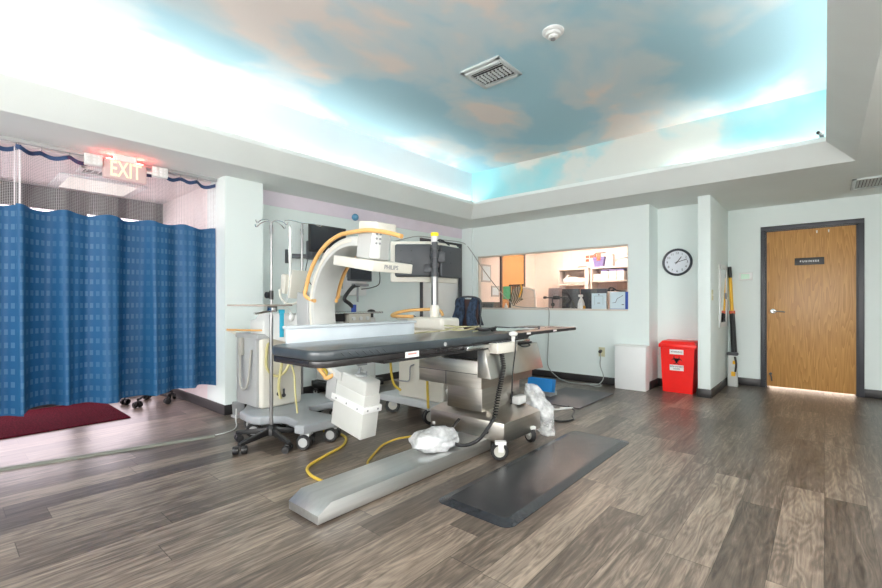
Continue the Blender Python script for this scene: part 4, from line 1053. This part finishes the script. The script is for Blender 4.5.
# ------------------------------------------------------------------ chair with vest
chx, chy = -3.93, 4.92
ch = thing('task_chair', (chx, chy, 0), 'high backed chair behind the table draped with a dark blue vest', 'chair')
b = MB()
for i in range(5):
    a = R(15+72*i); b.tube([(chx, chy, .10), (chx+.27*math.cos(a), chy+.27*math.sin(a), .08)], .018, smooth=False)
b.build('base', BLACK, ch)
for i in range(5):
    a = R(15+72*i); caster(ch, chx+.26*math.cos(a), chy+.26*math.sin(a), .03, a, .045, True, top=.08)
MB().cyl((chx, chy, .09), (chx, chy, .48), .025).build('column', GREY, ch)
MB().box(chx-.23, chx+.23, chy-.23, chy+.20, .48, .55, .03, 3).build('seat', BROWN, ch)
MB().box(chx-.19, chx+.19, chy+.18, chy+.21, .62, 1.16, .012).build('backrest', BROWN, ch)
MB().tube([(chx-.21, chy+.2, .56), (chx-.21, chy+.22, .9), (chx-.20, chy+.2, 1.165), (chx+.20, chy+.2, 1.165), (chx+.21, chy+.22, .9), (chx+.21, chy+.2, .56)], .014, 8).build('back_frame', DGREY, ch)
def drape(x0, x1, ph):
    def fn(u, v):
        s_ = v*2-1
        xm = (x0+x1)/2; x = xm+(x0+(x1-x0)*u-xm)*(.55+.45*min(1, abs(s_)*1.6))
        z = 1.185-.40*abs(s_)**1.15
        wid = .035+.05*abs(s_)
        return (x+.03*math.sin(5*abs(s_)+ph)*abs(s_), chy+.195+math.copysign(wid*min(1, abs(s_)*6), s_)+.016*mnoise.noise(Vector((u*4, v*7, ph))), z+.02*mnoise.noise(Vector((u*3, ph, v*2))))
    return fn
vs = thing('blue_vest', (chx, chy+.2, .8), 'mottled dark blue vest hung over the chair back behind the table', 'vest')
MB().grid(drape(chx-.22, chx-.02, 0.), 16, 40, .02).build('front_panel', DENIM, vs, ang=80)
MB().grid(drape(chx+.04, chx+.21, 2.), 16, 40, .02).build('front_panel', DENIM, vs, ang=80)

# ------------------------------------------------------------------ cords and floor items by the window wall
wc = MB()
wc.tube([(-4.35, 3.55, 1.86), (-4.60, 3.9, 1.93), (-4.69, 4.3, 1.98), (-4.69, 4.86, 2.125), (-4.69, 5.4, 2.13), (-4.66, 5.93, 2.13), (-4.50, 5.95, 1.98), (-4.28, 5.97, 1.68), (-3.98, 5.97, 1.34), (-3.76, 5.97, 1.13), (-3.62, 5.985, 1.05), (-3.2, 5.985, 1.03), (-3.09, 5.985, 1.02), (-3.08, 5.98, .80), (-3.09, 5.97, .45), (-3.085, 5.96, .18), (-2.96, 5.95, .05), (-2.75, 5.82, .008), (-2.5, 5.78, .008), (-2.30, 5.88, .010), (-2.22, 5.78, .010), (-2.26, 5.70, .010), (-2.36, 5.75, .012), (-2.30, 5.90, .012), (-2.26, 5.96, .10), (-2.31, 5.975, .25), (-2.305, 5.97, .36), (-2.31, 5.975, .425)], .007, 6, 5)
single(wc, 'power_cable', mat('grey_cord', (.35, .37, .36), .5), (-3.1, 5.98, 0), 'long grey cord drooping across the viewing window down to the wall outlet', 'cord')
oo = thing('wall_outlet', (-2.295, 6.0, .44), 'ivory wall outlet with a plugged cord left of the white box', 'outlet')
MB().box(-2.34, -2.255, 5.992, 6.0, .375, .50, .003).build('face_plate', IVORY, oo)
MB().cyl((-2.31, 5.992, .45), (-2.31, 5.96, .44), .022).build('plug', DGREY, oo)
sb = MB().box(-2.06, -1.68, 5.815, 5.985, 0, .56, .006)
sb = sb.build('wall_box', mat('bright_white_panel', (.9, .91, .91), .4, var=.01), None, (-1.87, 5.9, 0)); tag(sb, 'white boxed cover standing at the end of the window wall', 'box')
MB().box(-2.065, -1.675, 5.81, 5.99, .548, .566, .004).build('lid', WHITE, sb)
single(MB().box(-2.55, -1.93, 4.42, 5.42, 0, .010, .004), 'floor_mat', GREYMAT, (-2.24, 4.9, 0), 'worn grey floor mat behind the steel carriage near the window wall', 'mat')
fm = MB(); fm.prism(rrect(-1.655, -1.165, 1.85, 3.66, .06, .06), 'z', 0, .003)
fm2 = thing('fatigue_mat', (-1.41, 2.75, 0), 'black cushioned floor mat with sloping edges in front of the table', 'mat')
fm.build('edge_skirt', RUBBER, fm2)
t_ = MB()
A_ = rrect(-1.655, -1.165, 1.85, 3.66, .06, .06); B_ = rrect(-1.60, -1.22, 1.905, 3.605, .04, .04)
va = [t_.bm.verts.new((x, y, .003)) for x, y in A_]; vb = [t_.bm.verts.new((x, y, .018)) for x, y in B_]
for i in range(len(va)): t_.bm.faces.new((va[i], va[(i+1) % len(va)], vb[(i+1) % len(va)], vb[i]))
t_.bm.faces.new(vb)
t_.build('mat_surface', RUBBER, fm2, ang=5)
bs = thing('blue_step', (-2.55, 4.78, 0), 'bright blue padded step on a grey foot behind the steel carriage', 'step')
MB().obox((-2.55, 4.76, .135), (.31, .11, .155), (R(-12), 0, R(4)), .006).build('pad', BLUE, bs)
MB().box(-2.62, -2.42, 4.74, 4.90, 0, .06, .006).build('foot', GREY, bs)
single(MB().tube([(-2.05, 4.42, .016), (-2.0, 4.38, .010), (-1.93, 4.3, .008), (-1.86, 4.1, .008), (-1.80, 3.98, .008), (-1.83, 3.86, .008), (-1.95, 3.80, .008), (-2.1, 3.7, .008)], .008), 'loose_cable', BLACK, (-1.9, 4.1, 0), 'short black cord looping on the planks behind the clear bag', 'cord')
single(MB().tube([(-2.2, 4.18, .008), (-2.1, 4.22, .008), (-2.02, 4.34, .008), (-1.98, 4.36, .016), (-2.08, 4.28, .016)], .009), 'loose_cable', OFFW, (-2.1, 4.3, 0), 'short white cord lying at the edge of the worn grey mat', 'cord')

# ------------------------------------------------------------------ clock niche and bin
ck = thing('wall_clock', (-1.45, 6.38, 1.64), 'round black rimmed wall clock above the red bin', 'clock')
MR = Matrix.Rotation(PI/2, 4, 'X')
MB().lathe([(.148, .0), (.178, .0), (.178, .022), (.168, .034), (.152, .030), (.148, .012)], (-1.45, 6.38, 1.64), 48, MR).build('rim', mat('clock_rim', (.035, .04, .055), .35), ck)
MB().cyl((-1.45, 6.379, 1.64), (-1.45, 6.366, 1.64), .152, seg=48).build('face', mat('clock_face', (.78, .81, .88), .5, var=.01), ck)
for i in range(1, 13):
    a = R(90-30*i); text('numeral', str(i), .042, (-1.45+.118*math.cos(a), 6.3655, 1.64+.118*math.sin(a)), FY, FRAME, ck, ext=.0005)
def hand(name, deg, ln, w):
    a = R(90-deg)
    MB().box(-.03, ln, -w, w, -.001, .001).xf(Matrix.Translation((-1.45, 6.36, 1.64)) @ Matrix.Rotation(-a, 4, 'Y') @ Matrix.Rotation(PI/2, 4, 'X')).build(name, BLACK, ck)
hand('hour_hand', 37, .085, .0045); hand('minute_hand', 74, .12, .0035)
MB().cyl((-1.45, 6.364, 1.64), (-1.45, 6.355, 1.64), .009).build('hub', BLACK, ck)

rb = thing('biohazard_bin', (-1.37, 6.16, 0), 'red biohazard sharps bin below the wall clock', 'bin')
MB().frustum((-1.535, -1.205, 6.02, 6.30), 0, (-1.555, -1.175, 5.99, 6.33), .57).build('body', RED, rb)
MB().box(-1.575, -1.155, 5.975, 6.345, .555, .60, .006).frustum((-1.57, -1.16, 5.98, 6.34), .595, (-1.54, -1.19, 6.02, 6.31), .635).build('lid', RED, rb)
def fl(z0, z1): return 6.02-.03*(z0+z1)/2/.57-.004
lb1 = MB().box(-1.45, -1.295, fl(.48, .54), fl(.48, .54)+.006, .475, .535).build('label_panel', PAPER, rb)
lb2 = MB().box(-1.45, -1.295, fl(.28, .34)-.002, fl(.28, .34)+.006, .275, .345).build('label_panel', PAPER, rb)
text('lettering', 'WARNING', .026, (-1.372, fl(.48, .54)-.002, .505), FY, BLACK, lb1, ext=.0005)
text('lettering', 'BIOHAZARD', .026, (-1.372, fl(.28, .34)-.004, .325), FY, BLACK, lb2, ext=.0005)
text('lettering', 'SHARPS', .022, (-1.372, fl(.28, .34)-.004, .296), FY, BLACK, lb2, ext=.0005)
bio = MB(); yb = 6.02-.03*.41/.57-.004
for i in range(3):
    a = R(90+120*i)
    cxx, czz = -1.372+.030*math.cos(a), .405+.030*math.sin(a)
    o1 = [(cxx+.034*math.cos(R(t)+a), czz+.034*math.sin(R(t)+a)) for t in range(28, 333, 15)]
    i1 = [(cxx+.010*math.cos(a)+.026*math.cos(R(t)+a), czz+.010*math.sin(a)+.026*math.sin(R(t)+a)) for t in range(332, 27, -15)]
    bio.prism(o1+i1, 'y', yb-.001, yb+.004)
    bio.box(-.003, .003, yb-.001, yb+.004, .006, .02, 0, 2, Matrix.Translation((-1.372, 0, .405)) @ Matrix.Rotation(R(120*i), 4, 'Y'))
bio.prism([(-1.372+.024*math.cos(R(t)), .405+.024*math.sin(R(t))) for t in range(0, 360, 15)][::1]+[(-1.372+.024, .405)]+[(-1.372+.017*math.cos(R(t)), .405+.017*math.sin(R(t))) for t in range(360, -1, -15)], 'y', yb-.001, yb+.004)
bio.build('biohazard_symbol', BLACK, rb)

# projecting wall fittings
sw = thing('light_switch', (-1.0, 6.02, 1.2), 'ivory light switch on the edge of the projecting wall', 'switch')
MB().box(-1.0, -.993, 5.985, 6.06, 1.14, 1.265, .003).build('face_plate', IVORY, sw)
MB().box(-.993, -.985, 6.012, 6.033, 1.19, 1.215, .002).build('toggle', WHITE, sw)
ec = thing('mirror_cabinet', (-1.0, 6.72, .8), 'narrow white framed cabinet with reflective door on the projecting wall', 'cabinet')
f = MB(); f.box(-1.0, -.982, 6.46, 6.52, .80, 1.60, .003); f.box(-1.0, -.982, 6.92, 6.98, .80, 1.60, .003); f.box(-1.0, -.982, 6.46, 6.98, .80, .86, .003); f.box(-1.0, -.982, 6.46, 6.98, 1.54, 1.60, .003)
f.build('frame', WHITE, ec); MB().box(-.999, -.988, 6.52, 6.92, .86, 1.54).build('door', MIRROR, ec)
MB().box(-.988, -.975, 6.89, 6.91, 1.16, 1.24, .003).build('handle', GREY, ec)
# yellow handled tool and dustpan
yt = thing('push_broom', (-.93, 7.05, 0), 'yellow handled broom leaning in the corner beside the thermostat', 'broom')
def T_(z): return (-.975+.075*(1-z/1.6), 7.125-.03*(1-z/1.6), z)
MB().cyl(T_(1.0), T_(1.45), .021, .019).build('handle', BRIGHTY, yt)
MB().cyl(T_(1.45), T_(1.60), .022, .022, bev=.004).build('grip', BLACK, yt)
MB().cyl(T_(.96), T_(1.0), .035).build('collar', ORANGE, yt)
MB().cyl(T_(.42), T_(.97), .036, .03, seg=10).tube([(-.93, 7.07, .97), (-.915, 7.07, .8), (-.905, 7.07, .6), (-.90, 7.07, .44)], .014).build('folded_head', BLACK, yt)
MB().cyl(T_(.012), T_(.42), .012).build('shaft', GREY, yt)
dp = thing('dustpan', (-.92, 6.98, 0), 'upright grey white dustpan with yellow clips in the corner', 'dustpan')
MB().prism([(-.975, 0), (-.86, 0), (-.88, .42), (-.97, .42)], 'y', 6.94, 7.01, .008).build('tray', LGREY, dp)
dp.children[0].data.materials[0] = mat('pale_grey_plastic', (.62, .64, .63), .45)
MB().box(-.985, -.86, 6.93, 7.02, .41, .45, .01).build('hood', DGREY, dp)
MB().box(-.915, -.872, 6.915, 6.945, .30, .345, .005).box(-.93, -.885, 6.915, 6.945, .14, .20, .005).build('clip', BRIGHTY, dp)
MB().tube([(-.89, 6.925, .40), (-.875, 6.92, .30), (-.885, 6.92, .20)], .012).build('strap', BLACK, dp)
th = thing('thermostat', (-.80, RY, 1.46), 'white thermostat with green display left of the wooden door', 'thermostat')
MB().box(-.875, -.72, RY-.022, RY, 1.41, 1.515, .006).build('case', WHITE, th)
MB().box(-.85, -.755, RY-.024, RY-.02, 1.43, 1.495).build('display', LCD, th)

# ------------------------------------------------------------------ office contents
dk = thing('office_desk', (-3.0, 6.55, 0), 'long desk under the viewing window on the office side', 'desk')
MB().box(-4.62, -1.83, 6.14, 6.85, .93, .965, .004).build('desktop', WARMWALL, dk)
for x in (-4.55, -3.3, -1.9): MB().box(x-.02, x+.02, 6.18, 6.8, 0, .93).build('leg', LGREY, dk)
DZT = .965
def office_mon(x0, x1, y, z1, label, m, rz=0.):
    t = thing('desktop_monitor', ((x0+x1)/2, y, DZT), label, 'monitor', 'desktop monitors behind the viewing window')
    MB().box(x0, x1, y-.02, y+.02, DZT+.04, z1, .006).build('shell', m, t)
    MB().box(x0+.015, x1-.015, y+.02, y+.023, DZT+.06, z1-.015).build('screen', SCREEN, t)
    MB().box((x0+x1)/2-.03, (x0+x1)/2+.03, y-.035, y+.0, DZT, DZT+.12).box((x0+x1)/2-.1, (x0+x1)/2+.1, y-.08, y+.08, DZT, DZT+.012).build('stand', DGREY, t)
office_mon(-3.16, -2.84, 6.52, 1.325, 'dark desktop monitor seen from behind next to the dusty pink case', DGREY)
office_mon(-2.82, -2.42, 6.52, 1.32, 'dark desktop monitor seen from behind, the one nearest the pale blue sheets', DGREY)
pc = thing('computer_case', (-3.17, 6.36, DZT), 'dusty pink computer case beside the two desktop monitors', 'computer')
MB().box(-3.25, -3.08, 6.29, 6.42, DZT, 1.335, .006).build('case', PINKGREY, pc)
MB().cyl((-3.17, 6.29, 1.08), (-3.17, 6.285, 1.08), .03, seg=16).build('fan', BLACK, pc)
wcam = thing('gooseneck_camera', (-3.12, 6.25, DZT), 'dark gooseneck camera on the desk in front of the pink case', 'camera')
MB().tube([(-3.27, 6.22, 1.19), (-3.15, 6.22, 1.185), (-3.0, 6.22, 1.19), (-2.9, 6.22, 1.20)], .010).build('arm', DGREY, wcam)
MB().cyl((-3.14, 6.22, DZT), (-3.14, 6.22, 1.18), .008).cyl((-3.14, 6.22, DZT), (-3.14, 6.22, DZT+.015), .05).build('stand', DGREY, wcam)
MB().box(-3.12, -3.03, 6.19, 6.25, 1.16, 1.215, .008).cyl((-3.29, 6.22, 1.19), (-3.25, 6.22, 1.19), .02).build('head', BLACK, wcam)
sbt = thing('spray_bottle', (-2.70, 6.25, DZT), 'white spray bottle standing behind the viewing window', 'bottle')
MB().lathe([(0, 0), (.05, 0), (.052, .02), (.05, .13), (.03, .19), (.016, .21), (.016, .23), (0, .23)], (-2.70, 6.25, DZT)).build('bottle', WHITE, sbt)
MB().box(-2.74, -2.675, 6.235, 6.265, DZT+.23, DZT+.265, .006).build('nozzle', WHITE, sbt)
MB().box(-2.675, -2.648, 6.22, 6.28, DZT+.02, DZT+.1, .003).build('label', BRIGHTY, sbt)
ps = thing('paper_sheet', (-2.345, WY-.004, 1.02), 'pale blue printed sheet taped to the viewing window glass', 'sheet')
MB().box(-2.44, -2.235, WY-.004, WY-.001, 1.025, 1.24).build('sheet', PALEBLUE, ps)
MB().box(-2.40, -2.28, WY-.0048, WY-.004, 1.20, 1.204).box(-2.40, -2.397, WY-.0048, WY-.004, 1.08, 1.204).box(-2.283, -2.28, WY-.0048, WY-.004, 1.08, 1.204).box(-2.36, -2.32, WY-.0048, WY-.004, 1.10, 1.11).box(-2.35, -2.33, WY-.0048, WY-.004, 1.212, 1.228).build('print', GREY, ps)
fd = thing('document_folder', (-2.06, WY-.006, 1.01), 'royal blue edged folder with a line drawing at the window corner', 'folder')
MB().box(-2.185, -1.95, WY-.008, WY-.002, 1.01, 1.255).build('back_cover', ROYAL, fd)
MB().box(-2.185, -1.985, WY-.011, WY-.008, 1.03, 1.255).build('sheet', PALEBLUE, fd)
MB().tube([(-2.15, WY-.012, 1.11), (-2.11, WY-.012, 1.115), (-2.09, WY-.012, 1.16), (-2.05, WY-.012, 1.185), (-2.01, WY-.012, 1.21)], .003, 6).box(-2.03, -2.0, WY-.012, WY-.011, 1.08, 1.09).build('drawing', DGREY, fd)
oc = thing('office_chair', (-4.06, 6.95, 0), 'cream mesh backed office chair behind the viewing window', 'chair')
def backf(u, v):
    w = .17+.07*math.sin(PI*(.15+.7*v)); x = (u*2-1)
    return (-4.06+x*w, 6.9-.05*(1-x*x)+.03*x*x, .80+.57*v-(.04*abs(x)**3 if v > .9 else 0))
CREAM = mat('cream_mesh', (.90, .76, .66), .7, var=.04)
MB().grid(backf, 16, 14, .012).build('backrest', CREAM, oc, ang=80)
edge = [backf(0, i/10) for i in range(11)]+[backf(i/8, 1) for i in range(1, 9)]+[backf(1, 1-i/10) for i in range(1, 11)]
MB().tube([(x, y-.012, z) for x, y, z in edge], .02, 8, 2).build('back_frame', mat('cream_frame', (.88, .84, .78), .4), oc)
MB().box(-4.30, -3.82, 6.92, 7.35, .48, .54, .025).build('seat', CREAM, oc); MB().cyl((-4.06, 7.12, .10), (-4.06, 7.12, .48), .03).build('column', GREY, oc)
MB().tube([(-4.06, 7.1, .46), (-4.06, 6.95, .55), (-4.06, 6.9, .9)], .02).build('spine', GREY, oc)
b = MB()
for i in range(5):
    a = R(72*i); b.tube([(-4.06, 7.12, .10), (-4.06+.28*math.cos(a), 7.12+.28*math.sin(a), .07)], .018, smooth=False)
b.build('base', GREY, oc)
for i in range(5):
    a = R(72*i); caster(oc, -4.06+.27*math.cos(a), 7.12+.27*math.sin(a), .028, a, .04, True, top=.07)
for y0, y1, z0, z1, l in ((6.45, 6.74, 1.48, 1.80, 'larger grey framed picture on the office side wall'), (6.76, 7.02, 1.22, 1.42, 'smaller pale picture beside the office oak door')):
    t = thing('wall_picture', (OXL, (y0+y1)/2, z0), l, 'picture')
    MB().box(OXL, OXL+.012, y0, y1, z0, z1).build('frame', LGREY, t); MB().box(OXL+.012, OXL+.014, y0+.03, y1-.03, z0+.03, z1-.03).build('sheet', PALEBLUE, t)
mdv = thing('desk_device', (-4.42, 6.32, DZT), 'low dark equipment box on the desk at the window corner', 'device')
MB().box(-4.60, -4.22, 6.22, 6.42, DZT, 1.12, .008).build('case', mat('olive_grey', (.16, .15, .14), .5), mdv)
MB().box(-4.58, -4.24, 6.215, 6.22, 1.0, 1.09).build('front_panel', DGREY, mdv)
hr = thing('cable_rack', (-3.9, 6.55, DZT), 'black rack hung with dark cables beside the cream office chair', 'rack')
MB().box(-4.12, -4.10, 6.53, 6.57, DZT, 1.42).box(-4.12, -3.84, 6.53, 6.57, 1.40, 1.42).cyl((-4.11, 6.55, DZT), (-4.11, 6.55, DZT+.02), .07).build('stand', BLACK, hr)
q = MB()
for i in range(7):
    x = -4.06+.032*i; q.tube([(x, 6.55, 1.41), (x+.02, 6.52, 1.3), (x-.02, 6.54, 1.18), (x+.015, 6.55, 1.05+.02*i)], .009, 6)
q.build('hanging_cables', mat('dark_olive_cable', (.05, .045, .03), .6, var=.5, scale=20), hr)
MB().tube([(-3.88, 6.52, 1.41), (-3.85, 6.50, 1.34), (-3.90, 6.5, 1.2)], .014).build('yellow_lead', BRIGHTY, hr)
single(MB().box(-4.22, -4.08, 6.50, 6.515, 1.17, 1.39), 'green_card', GREEN, (-4.15, 6.5, 1.17), 'green card clipped beside the cable rack in the office', 'card')
bt_ = thing('small_bottle', (-4.03, 6.3, DZT), 'small white bottle standing by the cable rack in the office', 'bottle')
MB().lathe([(0, 0), (.028, 0), (.028, .09), (.014, .11), (.014, .135), (0, .135)], (-4.03, 6.3, DZT)).build('bottle', WHITE, bt_)
# shelves
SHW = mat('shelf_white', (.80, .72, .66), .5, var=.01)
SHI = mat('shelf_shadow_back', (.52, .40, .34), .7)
def shelf(x0, x1, zs, label):
    t = thing('shelf_unit', ((x0+x1)/2, 8.25, 0), label, 'shelf', 'white shelf units on the office end wall')
    MB().box(x0, x0+.03, 8.1, 8.39, .0, zs[-1]).build('side_panel', SHW, t); MB().box(x1-.07, x1, 8.1, 8.39, .0, zs[-1]).build('side_panel', SHW, t)
    for z in zs: MB().box(x0, x1, 8.09, 8.39, z-.028, z, .002).build('shelf_board', SHW, t)
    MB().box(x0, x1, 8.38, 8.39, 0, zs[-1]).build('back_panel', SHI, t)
shelf(-3.98, -3.36, (.5, 1.0, 1.25, 1.47, 1.77), 'white shelf unit holding a rolled white bundle, left of its twin')
shelf(-3.32, -2.58, (.5, 1.0, 1.29, 1.52, 1.77), 'white shelf unit holding a row of white binders')
single(MB().tube([(-3.88, 8.2, 1.53), (-3.7, 8.2, 1.535), (-3.45, 8.2, 1.525)], [.06, .075, .06, .05], 12).obox((-3.84, 8.22, 1.58), (.04, .12, .16), (0, R(35), 0), .01), 'paper_roll', PAPER, (-3.7, 8.2, 1.47), 'rolled white bundle on the shelf unit beyond the glass', 'paper roll')
single(MB().box(-3.60, -3.42, 8.12, 8.3, 1.25, 1.28, .004), 'red_book', ORANGE, (-3.5, 8.2, 1.25), 'flat red book on the lower board of the shelf with the rolled bundle', 'book')
single(MB().sphere((-3.52, 8.2, 1.79), .07, (1.4, 1, .3)), 'brown_bag', PINKGREY, (-3.5, 8.2, 1.77), 'small brown flat pouch on top of the shelf with the rolled bundle', 'pouch')
for i, l in enumerate(('white binder with violet top edge, the one next to the white carton', 'white binder with violet top edge, the middle one of the row', 'white binder with violet top edge at the far end of the row')):
    x = -3.06+i*.142
    t = thing('binder', (x, 8.2, 1.52), l, 'binder', 'white binders on the office shelf')
    MB().box(x-.066, x+.066, 8.11, 8.33, 1.52, 1.685, .004).build('body', WHITE, t); MB().box(x-.066, x+.066, 8.11, 8.33, 1.685, 1.715, .004).build('top_edge', PURPLE, t)
single(MB().box(-3.27, -3.13, 8.12, 8.34, 1.52, 1.64, .004), 'white_carton', SHW, (-3.2, 8.2, 1.52), 'plain white carton left of the white binders', 'carton')
gl = thing('headset', (-2.92, 8.18, 1.29), 'black headset lying on the shelf below the binders', 'headset')
MB().tube([(-3.02, 8.14, 1.31), (-2.99, 8.16, 1.37), (-2.92, 8.16, 1.375), (-2.85, 8.16, 1.33), (-2.70, 8.16, 1.31)], .014).build('band', BLACK, gl)
MB().sphere((-3.0, 8.14, 1.325), .04).sphere((-2.92, 8.14, 1.325), .035).build('ear_cup', BLACK, gl)
bn = thing('storage_bin', (-3.17, 8.2, 1.77), 'violet storage bin filled with red items on top of the binder shelf', 'bin')
MB().frustum((-3.25, -3.09, 8.12, 8.3), 1.77, (-3.28, -3.06, 8.1, 8.32), 1.96).build('body', PURPLE, bn)
MB().box(-3.20, -3.13, 8.09, 8.13, 1.89, 2.03, .006).box(-3.27, -3.22, 8.1, 8.14, 1.95, 2.01, .006).build('contents', ORANGE, bn)
MB().tube([(-3.3, 8.15, 1.98), (-3.22, 8.14, 2.03), (-3.05, 8.14, 2.03)], .01).build('rim_handle', BLACK, bn)
single(MB().frustum((-3.05, -2.91, 8.1, 8.3), 1.77, (-3.02, -2.93, 8.14, 8.26), 2.0), 'white_jug', PAPER, (-2.98, 8.2, 1.77), 'tapered white container beside the violet bin', 'container')
single(MB().box(-2.86, -2.58, 8.1, 8.34, 1.77, 1.84, .004).box(-2.82, -2.6, 8.12, 8.32, 1.84, 1.90, .004).obox((-2.75, 8.2, 1.93), (.2, .2, .04), (0, R(-12), R(10)), .004), 'paper_stack', PAPER, (-2.72, 8.2, 1.77), 'untidy stack of white papers on top of the binder shelf', 'paper')
wp = thing('wall_notice', (-3.44, OYB, 1.93), 'small red and white notice on the office end wall', 'notice')
MB().box(-3.54, -3.38, OYB-.006, OYB, 1.90, 2.04).build('sheet', PAPER, wp)
MB().box(-3.535, -3.465, OYB-.008, OYB-.006, 1.905, 1.96).box(-3.535, -3.465, OYB-.008, OYB-.006, 1.975, 2.03).box(-3.455, -3.385, OYB-.008, OYB-.006, 1.975, 2.03).build('print', ORANGE, wp)
c2 = thing('office_chair', (-2.45, 6.95, 0), 'cream curved chair back showing above the pale blue sheets', 'chair')
def back2(u, v):
    x = u*2-1
    return (-2.55+x*.24, 6.95+.05*x*x, .80+.47*v-.02*x*x)
MB().grid(back2, 14, 6, .012).build('backrest', CREAM, c2, ang=80)
MB().tube([back2(i/12, 1) for i in range(13)], .016, 8, 2).build('back_frame', mat('cream_frame_b', (.88, .84, .78), .4), c2)
MB().box(-2.78, -2.32, 6.98, 7.4, .48, .54, .02).build('seat', CREAM, c2); MB().cyl((-2.55, 7.18, 0.06), (-2.55, 7.18, .48), .03).build('column', GREY, c2)
MB().cyl((-2.55, 7.18, 0), (-2.55, 7.18, .06), .26, .2).build('base', GREY, c2); MB().tube([(-2.55, 7.1, .5), (-2.55, 6.98, .6), (-2.55, 6.965, .85)], .02).build('spine', GREY, c2)

# ------------------------------------------------------------------ world and view
w = bpy.data.worlds.new('daylight'); SC.world = w; w.use_nodes = True
bg = w.node_tree.nodes['Background']; bg.inputs['Color'].default_value = (1., .84, .86, 1); bg.inputs['Strength'].default_value = 3.6
SC.view_settings.view_transform = 'Standard'; SC.view_settings.look = 'None'; SC.view_settings.gamma = 1
SC.view_settings.use_curve_mapping = False
SC.view_settings.exposure = 0.5
SC.cycles.use_denoising = True
SC.cycles.max_bounces = 10; SC.cycles.diffuse_bounces = 6; SC.cycles.transparent_max_bounces = 16
SC.cycles.sample_clamp_indirect = 6
SC.cycles.caustics_reflective = False; SC.cycles.caustics_refractive = False
